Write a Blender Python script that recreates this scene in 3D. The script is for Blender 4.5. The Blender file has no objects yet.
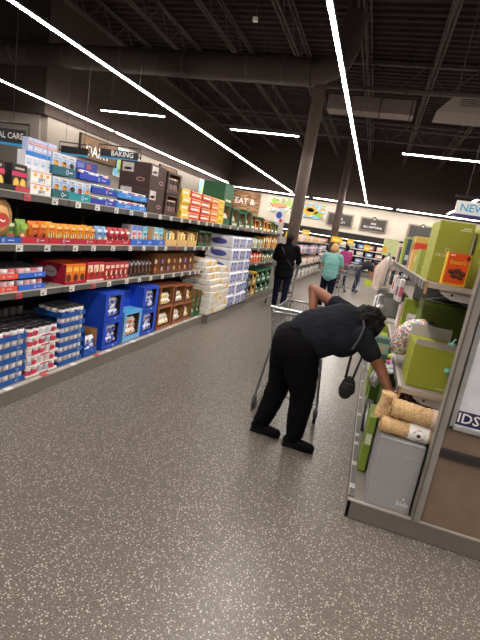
import bpy, bmesh, math, random
from mathutils import Matrix, Vector, noise
random.seed(7)
SC = bpy.context.scene
C = SC.collection
PI = math.pi
ORD = ['first','second','third','fourth','fifth','sixth','seventh','eighth','ninth','tenth','eleventh','twelfth','thirteenth','fourteenth','fifteenth','sixteenth','seventeenth','eighteenth','nineteenth','twentieth']

# ------------------------------------------------------------------ materials
def lin(c): return c/12.92 if c <= .04045 else ((c+.055)/1.055)**2.4
def rgb(h):
    h = h.lstrip('#'); return tuple(lin(int(h[i:i+2],16)/255) for i in (0,2,4))
_M = {}
def P(h, rough=.55, metal=0., var=.10, scale=9., bump=0., bscale=60., emit=0., key='', spec=.5):
    k = (h,rough,metal,var,scale,bump,bscale,emit,key,spec)
    if k in _M: return _M[k]
    m = bpy.data.materials.new('surface_'+h.strip('#')); m.use_nodes = True
    nt = m.node_tree; b = nt.nodes['Principled BSDF']
    c = rgb(h)
    tc = nt.nodes.new('ShaderNodeTexCoord')
    nz = nt.nodes.new('ShaderNodeTexNoise'); nz.inputs['Scale'].default_value = scale; nz.inputs['Detail'].default_value = 3
    nt.links.new(tc.outputs['Object'], nz.inputs['Vector'])
    rp = nt.nodes.new('ShaderNodeValToRGB')
    rp.color_ramp.elements[0].position = .3; rp.color_ramp.elements[1].position = .7
    rp.color_ramp.elements[0].color = tuple(x*(1-var) for x in c)+(1,)
    rp.color_ramp.elements[1].color = tuple(min(1,x*(1+var)) for x in c)+(1,)
    nt.links.new(nz.outputs['Fac'], rp.inputs['Fac'])
    nt.links.new(rp.outputs['Color'], b.inputs['Base Color'])
    b.inputs['Roughness'].default_value = rough; b.inputs['Metallic'].default_value = metal; b.inputs['Specular IOR Level'].default_value = spec
    if bump:
        n2 = nt.nodes.new('ShaderNodeTexNoise'); n2.inputs['Scale'].default_value = bscale; n2.inputs['Detail'].default_value = 4
        nt.links.new(tc.outputs['Object'], n2.inputs['Vector'])
        bm_ = nt.nodes.new('ShaderNodeBump'); bm_.inputs['Strength'].default_value = bump; bm_.inputs['Distance'].default_value = .01
        nt.links.new(n2.outputs['Fac'], bm_.inputs['Height']); nt.links.new(bm_.outputs['Normal'], b.inputs['Normal'])
    if emit:
        b.inputs['Emission Color'].default_value = c+(1,); b.inputs['Emission Strength'].default_value = emit
    _M[k] = m; return m

def print_mat(name, cols, scale, rough=.5, stretch=(1,1,1)):
    """busy printed packaging / patterned cloth: voronoi cells picked from a palette"""
    m = bpy.data.materials.new(name); m.use_nodes = True; nt = m.node_tree; b = nt.nodes['Principled BSDF']
    tc = nt.nodes.new('ShaderNodeTexCoord'); mp = nt.nodes.new('ShaderNodeMapping'); mp.inputs['Scale'].default_value = stretch
    v = nt.nodes.new('ShaderNodeTexVoronoi'); v.inputs['Scale'].default_value = scale
    sep = nt.nodes.new('ShaderNodeSeparateColor'); rp = nt.nodes.new('ShaderNodeValToRGB'); rp.color_ramp.interpolation = 'CONSTANT'
    els = rp.color_ramp.elements
    while len(els) < len(cols): els.new(.5)
    for i, c in enumerate(cols): els[i].position = i/len(cols); els[i].color = rgb(c)+(1,)
    L = nt.links.new
    L(tc.outputs['Object'], mp.inputs['Vector']); L(mp.outputs['Vector'], v.inputs['Vector']); L(v.outputs['Color'], sep.inputs['Color'])
    L(sep.outputs['Red'], rp.inputs['Fac']); L(rp.outputs['Color'], b.inputs['Base Color']); b.inputs['Roughness'].default_value = rough
    return m

# ------------------------------------------------------------------ mesh builder
_TX = {}
def text_geo(s):
    if s in _TX: return _TX[s]
    cu = bpy.data.curves.new('lettering','FONT'); cu.body = s; cu.size = 1; cu.align_x = 'CENTER'; cu.align_y = 'CENTER'; cu.resolution_u = 2
    cu.offset = .012
    o = bpy.data.objects.new('lettering', cu); C.objects.link(o)
    dg = bpy.context.evaluated_depsgraph_get()
    me = bpy.data.meshes.new_from_object(o.evaluated_get(dg))
    vs = [v.co.copy() for v in me.vertices]; fs = [tuple(p.vertices) for p in me.polygons]
    bpy.data.objects.remove(o); bpy.data.curves.remove(cu); bpy.data.meshes.remove(me)
    _TX[s] = (vs, fs); return _TX[s]

def FR(side, a, b, c):
    """frame on a face: u to the viewer's right, v up, n outward"""
    if side == 'x+': u,n = Vector((0,1,0)),Vector((1,0,0))
    elif side == 'x-': u,n = Vector((0,-1,0)),Vector((-1,0,0))
    elif side == 'y-': u,n = Vector((1,0,0)),Vector((0,-1,0))
    elif side == 'y+': u,n = Vector((-1,0,0)),Vector((0,1,0))
    v = Vector((0,0,1))
    if side == 'z+': u,v,n = Vector((0,1,0)),Vector((-1,0,0)),Vector((0,0,1))
    M = Matrix((u,v,n)).transposed().to_4x4(); M.translation = Vector((a,b,c)); return M

class MB:
    def __init__(s): s.v=[]; s.f=[]; s.m=[]; s.mats=[]; s.sm=[]
    def mi(s, mat):
        if mat not in s.mats: s.mats.append(mat)
        return s.mats.index(mat)
    def add(s, vs, fs, mat, M=None, smooth=False):
        k = len(s.v); i = s.mi(mat)
        s.v += [tuple(M @ Vector(p)) if M else tuple(p) for p in vs]
        for f in fs: s.f.append(tuple(k+j for j in f)); s.m.append(i); s.sm.append(smooth)
        return s
    def box(s, x0,x1,y0,y1,z0,z1, mat, M=None, bev=0.):
        if bev <= 0:
            vs = [(x,y,z) for x in (x0,x1) for y in (y0,y1) for z in (z0,z1)]
            return s.add(vs, [(0,1,3,2),(4,6,7,5),(0,4,5,1),(2,3,7,6),(0,2,6,4),(1,5,7,3)], mat, M)
        bm = bmesh.new(); bmesh.ops.create_cube(bm, size=1)
        for v in bm.verts: v.co = ((x0+x1)/2+v.co.x*(x1-x0), (y0+y1)/2+v.co.y*(y1-y0), (z0+z1)/2+v.co.z*(z1-z0))
        bmesh.ops.bevel(bm, geom=bm.edges[:], offset=bev, segments=2, affect='EDGES', profile=.5)
        bm.verts.index_update()
        s.add([v.co.copy() for v in bm.verts], [[v.index for v in f.verts] for f in bm.faces], mat, M); bm.free(); return s
    def tube(s, p0, p1, r, mat, n=8, r1=None, caps=True):
        p0,p1 = Vector(p0),Vector(p1); d = p1-p0; r1 = r if r1 is None else r1
        q = d.to_track_quat('Z','Y').to_matrix()
        vs = []
        for k,(p,rr) in enumerate(((p0,r),(p1,r1))):
            vs += [p + q @ Vector((rr*math.cos(2*PI*i/n), rr*math.sin(2*PI*i/n), 0)) for i in range(n)]
        fs = [(i,(i+1)%n,n+(i+1)%n,n+i) for i in range(n)]
        s.add(vs, fs, mat, None, n > 5)
        if caps: s.add(vs, [tuple(range(n))[::-1], tuple(range(n,2*n))], mat)
        return s
    def path(s, pts, r, mat, n=6):
        pts = [Vector(p) for p in pts]; vs = []
        for k,p in enumerate(pts):
            t = (pts[min(k+1,len(pts)-1)]-pts[max(k-1,0)])
            q = t.to_track_quat('Z','Y').to_matrix()
            rr = r[k] if isinstance(r,(list,tuple)) else r
            vs += [p + q @ Vector((rr*math.cos(2*PI*i/n), rr*math.sin(2*PI*i/n), 0)) for i in range(n)]
        fs = [(k*n+i,k*n+(i+1)%n,(k+1)*n+(i+1)%n,(k+1)*n+i) for k in range(len(pts)-1) for i in range(n)]
        s.add(vs, fs, mat, None, True); K = (len(pts)-1)*n
        s.add(vs, [tuple(range(n))[::-1], tuple(range(K,K+n))], mat); return s
    def lathe(s, prof, n, mat, M=None):
        vs = [(r*math.cos(2*PI*i/n), r*math.sin(2*PI*i/n), z) for r,z in prof for i in range(n)]
        fs = [(k*n+i,k*n+(i+1)%n,(k+1)*n+(i+1)%n,(k+1)*n+i) for k in range(len(prof)-1) for i in range(n)]
        return s.add(vs, fs, mat, M, True)
    def ball(s, c, r, mat, M=None, seg=12, rings=8):
        c = Vector(c); r = Vector(r) if not isinstance(r,(int,float)) else Vector((r,r,r))
        vs = [c+Vector((0,0,r.z))]
        for j in range(1,rings):
            t = PI*j/rings
            vs += [c+Vector((r.x*math.sin(t)*math.cos(2*PI*i/seg), r.y*math.sin(t)*math.sin(2*PI*i/seg), r.z*math.cos(t))) for i in range(seg)]
        vs.append(c-Vector((0,0,r.z))); e = len(vs)-1
        fs = [(0,1+i,1+(i+1)%seg) for i in range(seg)]
        for j in range(rings-2): fs += [(1+j*seg+i,1+(j+1)*seg+i,1+(j+1)*seg+(i+1)%seg,1+j*seg+(i+1)%seg) for i in range(seg)]
        fs += [(e,1+(rings-2)*seg+(i+1)%seg,1+(rings-2)*seg+i) for i in range(seg)]
        return s.add(vs, fs, mat, M, True)
    def rect(s, F, u0,u1,v0,v1, mat, off=.0015):
        return s.add([(u0,v0,off),(u1,v0,off),(u1,v1,off),(u0,v1,off)], [(0,1,2,3)], mat, F)
    def ell(s, F, u,v,ru,rv, mat, off=.003, n=14):
        return s.add([(u+ru*math.cos(2*PI*i/n), v+rv*math.sin(2*PI*i/n), off) for i in range(n)], [tuple(range(n))], mat, F)
    def text(s, F, t, u,v,size, mat, off=.004, sx=1., rot=0.):
        vs,fs = text_geo(t); c,q = math.cos(rot),math.sin(rot)
        pts = [(p.x*size*sx, p.y*size) for p in vs]
        return s.add([(u+x*c-y*q, v+x*q+y*c, off) for x,y in pts], fs, mat, F)
    def build(s, name, parent=None, label=None, cat=None, group=None, kind=None, loc=None):
        me = bpy.data.meshes.new(name); me.from_pydata(s.v, [], s.f)
        for m in s.mats: me.materials.append(m)
        me.polygons.foreach_set('material_index', s.m); me.polygons.foreach_set('use_smooth', s.sm); me.update()
        return link(name, me, parent, label, cat, group, kind, loc)
def link(name, me, parent=None, label=None, cat=None, group=None, kind=None, loc=None):
    o = bpy.data.objects.new(name, me); C.objects.link(o)
    if parent is not None: o.parent = parent
    if loc is not None: o.location = loc
    return tag(o, label, cat, group, kind)
def tag(o, label=None, cat=None, group=None, kind=None):
    if label: o['label'] = label
    if cat: o['category'] = cat
    if group: o['group'] = group
    if kind: o['kind'] = kind
    return o
def thing(name, label, cat, loc=(0,0,0), rotz=0, group=None):
    o = bpy.data.objects.new(name, None); C.objects.link(o); o.location = loc; o.rotation_euler = (0,0,rotz); o.empty_display_size = .1
    return tag(o, label, cat, group)
def dup(o, loc, label=None, group=None, rotz=None, mesh=None):
    r = o.copy(); C.objects.link(r); r.location = loc
    if rotz is not None: r.rotation_euler = (0,0,rotz)
    if label: r['label'] = label
    if group: r['group'] = group
    for ch in list(o.children):
        c = ch.copy(); C.objects.link(c); c.parent = r
        for g in list(ch.children):
            d = g.copy(); C.objects.link(d); d.parent = c
    return r
class Stamp:
    """first call builds, later calls copy"""
    def __init__(s, make): s.make = make; s.o = None
    def put(s, loc, label, group=None, rotz=0):
        if s.o is None:
            s.o = s.make(); s.o.location = loc; s.o.rotation_euler = (0,0,rotz); s.o['label'] = label
            if group: s.o['group'] = group
            return s.o
        return dup(s.o, loc, label, group, rotz)

# ------------------------------------------------------------------ camera
R_ = [[0.94156105,0.21378217,-0.26030746],[0.29588611,-0.15559819,0.94246518],[0.16097888,-0.96440987,-0.20976037]]
cam_d = bpy.data.cameras.new('camera'); cam = bpy.data.objects.new('camera', cam_d); C.objects.link(cam)
cam.matrix_world = Matrix([[R_[i][0],-R_[i][1],-R_[i][2],(0,0,1.7)[i]] for i in range(3)]+[[0,0,0,1]])
cam_d.sensor_fit = 'HORIZONTAL'; cam_d.sensor_width = 36; cam_d.lens = 430/480*36; cam_d.clip_start = .05; cam_d.clip_end = 100
SC.camera = cam
SC.view_settings.view_transform = 'Standard'; SC.view_settings.look = 'None'; SC.view_settings.exposure = .22
w = bpy.data.worlds.new('store_air'); SC.world = w; w.use_nodes = True
bg = w.node_tree.nodes['Background']; bg.inputs['Color'].default_value = (1,.93,.88,1); bg.inputs['Strength'].default_value = .10
try: SC.cycles.use_denoising = True
except Exception: pass

# ------------------------------------------------------------------ shared materials
def floor_material():
    m = bpy.data.materials.new('speckled_vinyl'); m.use_nodes = True; nt = m.node_tree; b = nt.nodes['Principled BSDF']; L = nt.links.new
    tc = nt.nodes.new('ShaderNodeTexCoord')
    def vor(scale, lo, hi):
        nz = nt.nodes.new('ShaderNodeTexNoise'); nz.inputs['Scale'].default_value = scale*1.3
        mx = nt.nodes.new('ShaderNodeMix'); mx.data_type = 'VECTOR'; mx.inputs[0].default_value = .012
        L(tc.outputs['Object'], nz.inputs['Vector']); L(tc.outputs['Object'], mx.inputs[4]); L(nz.outputs['Color'], mx.inputs[5])
        v = nt.nodes.new('ShaderNodeTexVoronoi'); v.inputs['Scale'].default_value = scale; L(mx.outputs[1], v.inputs['Vector'])
        r = nt.nodes.new('ShaderNodeValToRGB'); r.color_ramp.elements[0].position = lo; r.color_ramp.elements[1].position = hi
        r.color_ramp.elements[0].color = (1,1,1,1); r.color_ramp.elements[1].color = (0,0,0,1)
        L(v.outputs['Distance'], r.inputs['Fac'])
        # only some of the cells carry a chip
        sp = nt.nodes.new('ShaderNodeSeparateColor'); L(v.outputs['Color'], sp.inputs['Color'])
        g = nt.nodes.new('ShaderNodeMath'); g.operation = 'GREATER_THAN'; g.inputs[1].default_value = .52; L(sp.outputs['Green'], g.inputs[0])
        mu = nt.nodes.new('ShaderNodeMath'); mu.operation = 'MULTIPLY'; L(r.outputs['Color'], mu.inputs[0]); L(g.outputs[0], mu.inputs[1])
        return mu.outputs[0]
    a = vor(78, .24, .38); c = vor(130, .22, .36)
    mxm = nt.nodes.new('ShaderNodeMath'); mxm.operation = 'MAXIMUM'; L(a, mxm.inputs[0])
    half = nt.nodes.new('ShaderNodeMath'); half.operation = 'MULTIPLY'; half.inputs[1].default_value = .55; L(c, half.inputs[0]); L(half.outputs[0], mxm.inputs[1])
    nz = nt.nodes.new('ShaderNodeTexNoise'); nz.inputs['Scale'].default_value = 140; nz.inputs['Detail'].default_value = 2; L(tc.outputs['Object'], nz.inputs['Vector'])
    base = nt.nodes.new('ShaderNodeValToRGB'); base.color_ramp.elements[0].color = rgb('#524c46')+(1,); base.color_ramp.elements[1].color = rgb('#7d756d')+(1,)
    base.color_ramp.elements[0].position = .3; base.color_ramp.elements[1].position = .7; L(nz.outputs['Fac'], base.inputs['Fac'])
    # long vinyl sheets: thin seams and a slight change of tone
    bt = nt.nodes.new('ShaderNodeTexBrick'); bt.inputs['Scale'].default_value = 1; bt.inputs['Brick Width'].default_value = 1.2; bt.inputs['Row Height'].default_value = .9
    bt.inputs['Mortar Size'].default_value = .0025; bt.inputs['Color1'].default_value = (1,1,1,1); bt.inputs['Color2'].default_value = (.93,.93,.93,1); bt.inputs['Mortar'].default_value = (.75,.75,.75,1)
    L(tc.outputs['Object'], bt.inputs['Vector'])
    mu = nt.nodes.new('ShaderNodeMix'); mu.data_type = 'RGBA'; mu.blend_type = 'MULTIPLY'; mu.inputs[0].default_value = 1
    L(base.outputs['Color'], mu.inputs[6]); L(bt.outputs['Color'], mu.inputs[7])
    mx = nt.nodes.new('ShaderNodeMix'); mx.data_type = 'RGBA'; L(mxm.outputs[0], mx.inputs[0]); L(mu.outputs[2], mx.inputs[6]); mx.inputs[7].default_value = rgb('#cbc5bc')+(1,)
    L(mx.outputs[2], b.inputs['Base Color']); b.inputs['Roughness'].default_value = .34; b.inputs['Specular IOR Level'].default_value = .45
    return m
DARK = P('#3b312e', .85, spec=.2); DECK = P('#352c2c', .9, var=.15, spec=.1); STEEL = P('#483e3d', .7, var=.15, spec=.15); DUCT = P('#3a302e', .75, spec=.2)
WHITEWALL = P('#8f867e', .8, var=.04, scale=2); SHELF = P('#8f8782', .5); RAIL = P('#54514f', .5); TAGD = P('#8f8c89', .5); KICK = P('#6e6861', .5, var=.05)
TAGW = P('#e8e6e4', .5); TAGR = P('#c8404a', .5); BACKP = P('#1d1c1e', .8); TRIM = P('#bdb6ad', .4)
WHITE = P('#efeeee', .5); BLACK = P('#151416', .6); CARD = P('#a87d52', .75); BLUE = P('#1446b4', .5); INK = P('#1f2a70', .5)
LED = P('#fff6ec', .5, emit=135., key='led'); LEDS = P('#fff6ec', .5, emit=45., key='leds'); CHROME = P('#8d8f92', .3, .9)

def struct(mb, name): return mb.build(name, kind='structure')
# ------------------------------------------------------------------ shell
mb = MB(); mb.box(-17,9,-5,28,-.1,0,floor_material()); struct(mb,'floor')
# corrugated roof deck
mb = MB(); vs=[]; fs=[]; y=-5.; k=0
while y < 28:
    for yy,zz in ((y,7.15),(y+.12,7.15),(y+.15,7.08),(y+.27,7.08)): vs += [(-17,yy,zz),(9,yy,zz)]
    y += .3
n = len(vs)//2
fs = [(2*i,2*i+2,2*i+3,2*i+1) for i in range(n-1)]
mb.add(vs,fs,DECK); mb.box(-17,9,-5,28,7.3,7.4,DECK); struct(mb,'ceiling')
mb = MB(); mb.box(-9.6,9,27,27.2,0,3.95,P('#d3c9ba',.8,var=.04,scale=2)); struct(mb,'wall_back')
mb = MB(); mb.box(-9.6,9,26.6,27.2,3.95,7.2,DARK); struct(mb,'trim_1')
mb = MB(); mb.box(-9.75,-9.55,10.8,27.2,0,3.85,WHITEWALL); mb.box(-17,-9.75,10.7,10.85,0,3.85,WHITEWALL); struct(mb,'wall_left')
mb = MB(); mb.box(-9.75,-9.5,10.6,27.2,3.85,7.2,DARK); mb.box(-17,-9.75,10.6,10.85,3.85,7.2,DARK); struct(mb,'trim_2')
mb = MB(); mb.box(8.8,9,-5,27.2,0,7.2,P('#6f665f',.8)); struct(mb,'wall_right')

# roof steel: bar joists along the aisle, girders across it
def joist(x):
    b = MB()
    for dx in (-.05,.05): b.box(x+dx-.02,x+dx+.02,-4,26.6,6.96,7.0,STEEL); b.box(x+dx-.02,x+dx+.02,-4,26.6,6.38,6.42,STEEL)
    y=-3.6; up=False
    while y < 26:
        a,c = (6.4,6.98) if not up else (6.98,6.4)
        b.tube((x,y,a),(x,y+.6,c),.016,STEEL,5); up = not up; y += .6
    return b
xs = [-12.1,-10.3,-8.5,-6.7,-4.9,-3.1,-1.3,.5,2.3,4.1]
for i,xx in enumerate(xs):
    joist(xx).build('roof_joist', label=f'dark steel bar joist running with the aisle, {ORD[i]} from the side wall', cat='joist', group='roof joists')
for i,yy in enumerate((9.0,14.2,20.4)):
    b = MB()
    for z in (6.9,6.2): b.box(-13,7,yy-.07,yy+.07,z,z+.07,STEEL)
    x=-13.; up=False
    while x < 6.8:
        a,c=(6.23,6.93) if not up else (6.93,6.23)
        b.tube((x,yy,a),(x+.7,yy,c),.025,STEEL,5); up=not up; x+=.7
    b.build('roof_girder', label='dark open-web roof girder across the store, '+('nearest of three','middle of three','farthest of three')[i], cat='girder', group='roof girders')
# round duct with banded elbow, rectangular duct, heater
b = MB(); b.tube((-17,10.2,5.22),(-2.13,10.2,5.22),.278,DUCT,20)
for x in (-15,-13,-11,-9.2,-7.4,-5.6,-3.9,-3.0): b.tube((x*.927,10.2,5.22),(x*.927+.06,10.2,5.22),.289,STEEL,20)
b.path([(-2.13,10.2,5.22),(-1.90,10.2,5.25),(-1.69,10.2,5.34),(-1.53,10.2,5.5),(-1.45,10.2,5.73),(-1.42,10.2,6.05),(-1.42,10.2,7.05)],.25,DUCT,20)
b.build('round_duct', label='large brown round air duct with an elbow under the roof', cat='duct')
b = MB(); b.box(-2.1,.2,12.85,13.4,5.25,5.62,P('#6b5f5a',.6),bev=.01)
for x in (-1.5,-.7,.1): b.box(x,x+.04,12.83,13.42,5.23,5.64,STEEL)
for x in (-1.9,-.1): b.box(x,x+.03,13.1,13.13,5.62,7.1,STEEL)
b.build('rectangular_duct', label='boxy grey sheet-metal duct hung beside the bright aisle light', cat='duct')
t = thing('ceiling_heater','pale angular air unit hung from the roof above the endcap','air unit',(.9,9,4.3))
b = MB(); HV = P('#8b807a',.6)
b.add([(-.4,-.35,-.1),(.55,-.35,-.1),(.55,.4,-.1),(-.4,.4,-.1),(-.18,-.3,.16),(.55,-.3,.16),(.55,.4,.16),(-.18,.4,.16)],[(3,2,1,0),(4,5,6,7),(0,1,5,4),(1,2,6,5),(2,3,7,6),(3,0,4,7)],HV); b.build('housing',t)
b = MB(); b.box(-.05,.5,-.33,-.305,.0,.13,BLACK)
for k in range(4): b.box(-.05,.5,-.345,-.33,.01+k*.03,.022+k*.03,HV)
b.build('louvre',t)
b = MB()
for x in (-.1,.45): b.tube((x,.1,.16),(x,.1,2.7),.012,STEEL,6)
b.build('hanger',t)
t = thing('ceiling_sensor','small white ceiling sensor box hanging near the round duct','sensor',(-3.45,9.74,6.0))
b = MB(); b.box(-.05,.05,-.05,.05,-.03,.05,WHITE,bev=.01); b.build('housing',t)
b = MB(); b.tube((0,0,.05),(0,0,1.0),.01,STEEL,6); b.build('stem',t)
for i,(x0,y0,z0) in enumerate(((-6.2,13,5.9),(-4.3,17,5.9))):
    b = MB(); b.path([(x0-6,y0,z0),(x0,y0,z0),(x0+9,y0,z0)],.035,STEEL,6)
    for x in (x0-4,x0-1,x0+2,x0+5,x0+8): b.tube((x,y0,z0),(x,y0,z0-.12),.02,STEEL,6); b.tube((x,y0,z0),(x,y0,7.1),.008,STEEL,5)
    b.build('sprinkler_pipe', label=f'thin dark sprinkler pipe across the roof, {("nearer","farther")[i]} of two', cat='pipe', group='sprinkler pipes')

# LED light lines
def led(name,label,x0,x1,y0,y1,z,wires,wl=2.9):
    t = thing(name,label,'light',((x0+x1)/2,(y0+y1)/2,z)); cx,cy=(x0+x1)/2,(y0+y1)/2; hx,hy=(x1-x0)/2,(y1-y0)/2
    b = MB(); b.box(-hx-.006,hx+.006,-hy,hy,.012,.06,BLACK); b.build('housing',t)
    b = MB(); b.box(-hx,hx,-hy,hy,-.006,.012,LEDS); b.add([(-hx,-hy,-.008),(hx,-hy,-.008),(hx,hy,-.008),(-hx,hy,-.008)],[(3,2,1,0)],LED); b.build('diffuser',t)
    for p in wires: b = MB(); b.tube((p[0]-cx,p[1]-cy,.06),(p[0]-cx,p[1]-cy,wl),.004,BLACK,4); b.build('hanging_wire',t)
led('linear_ceiling_light','long bright white light line above the middle of the aisle',-1.017,-.970,-3.5,25.6,4.1,[(-1,y) for y in (3,7,11,15,19,23)])
led('linear_ceiling_light','long diagonal white light line above the stocked shelves, second from the aisle',-5.275,-5.230,-3.5,25.6,4.1,[(-5.25,y) for y in (5,9,13,17,21)])
led('linear_ceiling_light','light line closest to the pale side wall, above the hanging signs',-9.128,-9.102,6.8,13.3,4.1,[(-9.1,y) for y in (7,9.4,13)])
led('linear_ceiling_light','farther section of the light line along the pale side wall',-9.128,-9.102,13.5,25.2,4.1,[(-9.1,y) for y in (15,19,23)])
led('linear_ceiling_light','light line above the right-hand shelving beyond the hanging sign',3.2,3.27,-3.5,25.4,4.1,[(3.23,y) for y in (4,9,14,19)])
led('linear_ceiling_light','short cross light over the far left, between two diagonal light lines',-7.95,-6.0,10.965,10.988,4.18,[(-7.6,10.98),(-6.3,10.98)],.99)
led('linear_ceiling_light','short cross light meeting the brown column',-4.28,-2.45,11.473,11.497,4.15,[(-4,11.48),(-2.6,11.48)])
led('linear_ceiling_light','short cross light over the right-hand shelving',.14,2.3,12.023,12.047,4.12,[(.4,12.03),(2,12.03)])
led('linear_ceiling_light','cross light in front of the far end wall, beside the wood panel',-9.0,-4.3,25.97,26.0,4.0,[])
led('linear_ceiling_light','cross light in front of the far end wall, middle section',-4.0,.4,25.97,26.0,4.0,[])
led('linear_ceiling_light','cross light in front of the far end wall, right section',.7,5.5,25.97,26.0,4.0,[])
for i,x in enumerate((-4.15,.55)):
    b=MB(); b.box(x-.12,x+.12,25.9,26.06,3.97,4.08,BLACK,bev=.01); b.tube((x,25.98,4.08),(x,25.98,7.1),.01,BLACK,5)
    b.build('ceiling_light_connector',label='small black box joining far cross lights, '+('nearer the posters','above the plain signs')[i],cat='connector',group='light connectors')
# columns
for (x,y,lab) in ((-2.36,12.75,'thick brown round steel column beside the man in black'),(-2.0,21.5,'thin looking brown column farther down the aisle behind the blonde woman')):
    t = thing('roof_column',lab,'column',(x,y,0)); b=MB(); b.tube((0,0,0),(0,0,6.3),.17,P('#4c3f39',.5,spec=.3),24); b.build('shaft',t)
    b=MB(); b.box(-.24,.24,-.24,.24,0,.03,STEEL); b.tube((0,0,.03),(0,0,.12),.2,STEEL,20); b.build('base_plate',t); b=MB(); b.box(-.22,.22,-.22,.22,6.28,6.32,STEEL); b.build('cap_plate',t)

# ------------------------------------------------------------------ signs
def aisle_sign(x0,x1,y,z0,z1,text,label,size,strip='#3aa0d8',tx=0.,double=False):
    t = thing('aisle_sign',label,'sign',((x0+x1)/2,y,z0)); h=(x1-x0)/2; H=z1-z0
    b=MB(); b.box(-h,h,-.015,.015,.03,H,P('#26262a',.5)); F=FR('y-',0,-.015,0)
    if text: b.text(F,text,tx,.03+(H-.03)/2,size,WHITE)
    b.build('board',t); b=MB(); b.box(-h,h,-.016,.016,0,.028,P(strip,.5)); b.build('colour_strip',t)
    b=MB(); b.path([(-h-.05,0,H*.3),(-h-.05,0,H+.07),(h+.05,0,H+.07),(h+.05,0,H*.3)],.012,BLACK,6)
    for s in (-h*.7,h*.7): b.tube((s,0,H+.07),(s,0,7-z0),.004,BLACK,4)
    b.tube((-h-.05,0,H*.5),(-h,0,H*.5),.008,BLACK,5); b.tube((h,0,H*.5),(h+.05,0,H*.5),.008,BLACK,5)
    b.build('frame',t); return t
aisle_sign(-5.6,-4.29,4.5,2.21,2.40,'PERSONAL CARE','black hanging sign reading PERSONAL CARE',.098,tx=.27)
aisle_sign(-5.0,-4.24,7.0,2.495,2.65,'BAKING','black hanging sign reading BAKING',.125,tx=.07)
aisle_sign(-6.35,-5.72,7.6,2.53,2.69,'','black hanging sign turned away beside the BAKING sign',.1)
def wood_sign(y0,y1,z0,z1,text,label,size,col='#6d5138',dx=0):
    t=thing('department_sign',label,'sign',(-9.5,(y0+y1)/2,z0)); h=(y1-y0)/2; H=z1-z0
    b=MB(); b.box(-.03,.02,-h,h,0,H,P(col,.7,bump=.3,bscale=25,var=.2)); F=FR('x+',.02,0,0)
    if text: b.text(F,text,dx,H*.36 if text else 0,size,WHITE)
    b.build('board',t); b=MB()
    for a in ((-h-.03,-h,-.03,H+.03),(h,h+.03,-.03,H+.03)): b.box(-.04,.04,a[0],a[1],a[2],a[3],BLACK)
    b.box(-.04,.04,-h,h,H,H+.03,BLACK); b.box(-.04,.04,-h,h,-.03,0,BLACK); b.build('frame',t)
wood_sign(12.2,14.2,3.05,3.72,'DAIRY','brown wooden wall sign lettered DAIRY in white',.46,dx=-.08)
wood_sign(17.5,19.1,3.3,3.72,'','small brown wall sign above the dark brown cartons',.2)
POSTER = [print_mat('poster_green',['#d6e6c8','#86b858','#e8c9b4','#c46a50','#f1efe4','#9fc9a4'],9), print_mat('poster_blue',['#5fb3e0','#8ecbe8','#e0b060','#d8902c','#79b84e','#5fb3e0'],8)]
def wall_poster(loc,side,wd,ht,mat,label,pieces):
    b=MB()
    if side=='x+': b.box(0,.02,-wd/2,wd/2,0,ht,P('#dfe6ea',.6)); F=FR('x+',.02,0,0)
    else: b.box(-wd/2,wd/2,-.02,0,0,ht,P('#dfe6ea',.6)); F=FR('y-',0,-.02,0)
    b.rect(F,-wd/2+.02,wd/2-.02,.02,ht-.02,mat)
    for (u,v,ru,rv,c) in pieces: b.ell(F,u,v,ru,rv,P(c,.6))
    b.build('wall_poster',label=label,cat='poster',loc=loc)
wall_poster((-9.52,14.85,2.75),'x+',1.5,1.0,P('#7cc4e6',.6),'sky blue picture panel on side wall behind the BAKING sign',[(-.3,.5,.2,.3,'#b7d84f'),(.35,.35,.25,.2,'#e07a5a'),(.0,.2,.5,.12,'#5f9d3c')])
wall_poster((-9.52,22.8,2.9),'x+',1.7,.9,P('#8fd0ea',.6),'narrow blue picture panel on side wall beyond the yellow packs',[(-.2,.4,.3,.25,'#d8dc70')])
wall_poster((-5.95,26.95,2.95),'y-',1.75,.85,POSTER[0],'wall poster of sliced vegetables and greens on the far wall',[(-.2,.4,.5,.16,'#d98c6a'),(-.55,.62,.18,.13,'#8ec63f'),(.35,.6,.3,.16,'#9cbf6a'),(.1,.25,.45,.08,'#efe6d6')])
wall_poster((-4.1,26.95,2.9),'y-',1.7,.85,POSTER[1],'wall poster of golden food on blue sky right of the column',[(-.1,.4,.5,.25,'#e6ac4a'),(.4,.25,.25,.16,'#7fb648'),(-.1,.45,.25,.12,'#f0d18c')])
b=MB(); b.box(-9.5,-7.45,26.9,26.98,0,3.9,print_mat('brick_wood',['#8c6446','#a07855','#75523a','#b08a64'],3,.8,(1,1,6)))
F=FR('y-',-8.5,26.9,2.9); b.text(F,'EAT &',.1,.38,.5,WHITE); b.build('wood_feature_panel',label='brown wood slat wall panel with white EAT & lettering',cat='wall panel')
for x,a,c,lab in ((-2.35,'100%','QUALITY','black square wall plaque nearer the second column'),(-.4,'100%','ALL NATURAL','black square wall plaque lettered ALL NATURAL with round emblem'),(2.3,'','','black square wall plaque beyond the green cartons')):
    t=thing('wall_plaque',lab,'sign',(x,26.96,2.65)); b=MB(); b.box(-.78,.78,-.03,0,0,.78,P('#8d8176',.6)); b.box(-.68,.68,-.05,-.03,.08,.70,P('#3d3a38',.6)); F=FR('y-',0,-.05,0)
    if a: b.text(F,a,0,.44,.15,WHITE); b.text(F,c,0,.24,.17,WHITE)
    b.build('board',t); b=MB(); b.ell(FR('y-',0,-.06,0),0,.72,.14,.13,P('#46423f',.6),n=18); b.ell(FR('y-',0,-.064,0),0,.72,.07,.05,P('#b9b3aa',.6)); b.build('emblem',t)
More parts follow.
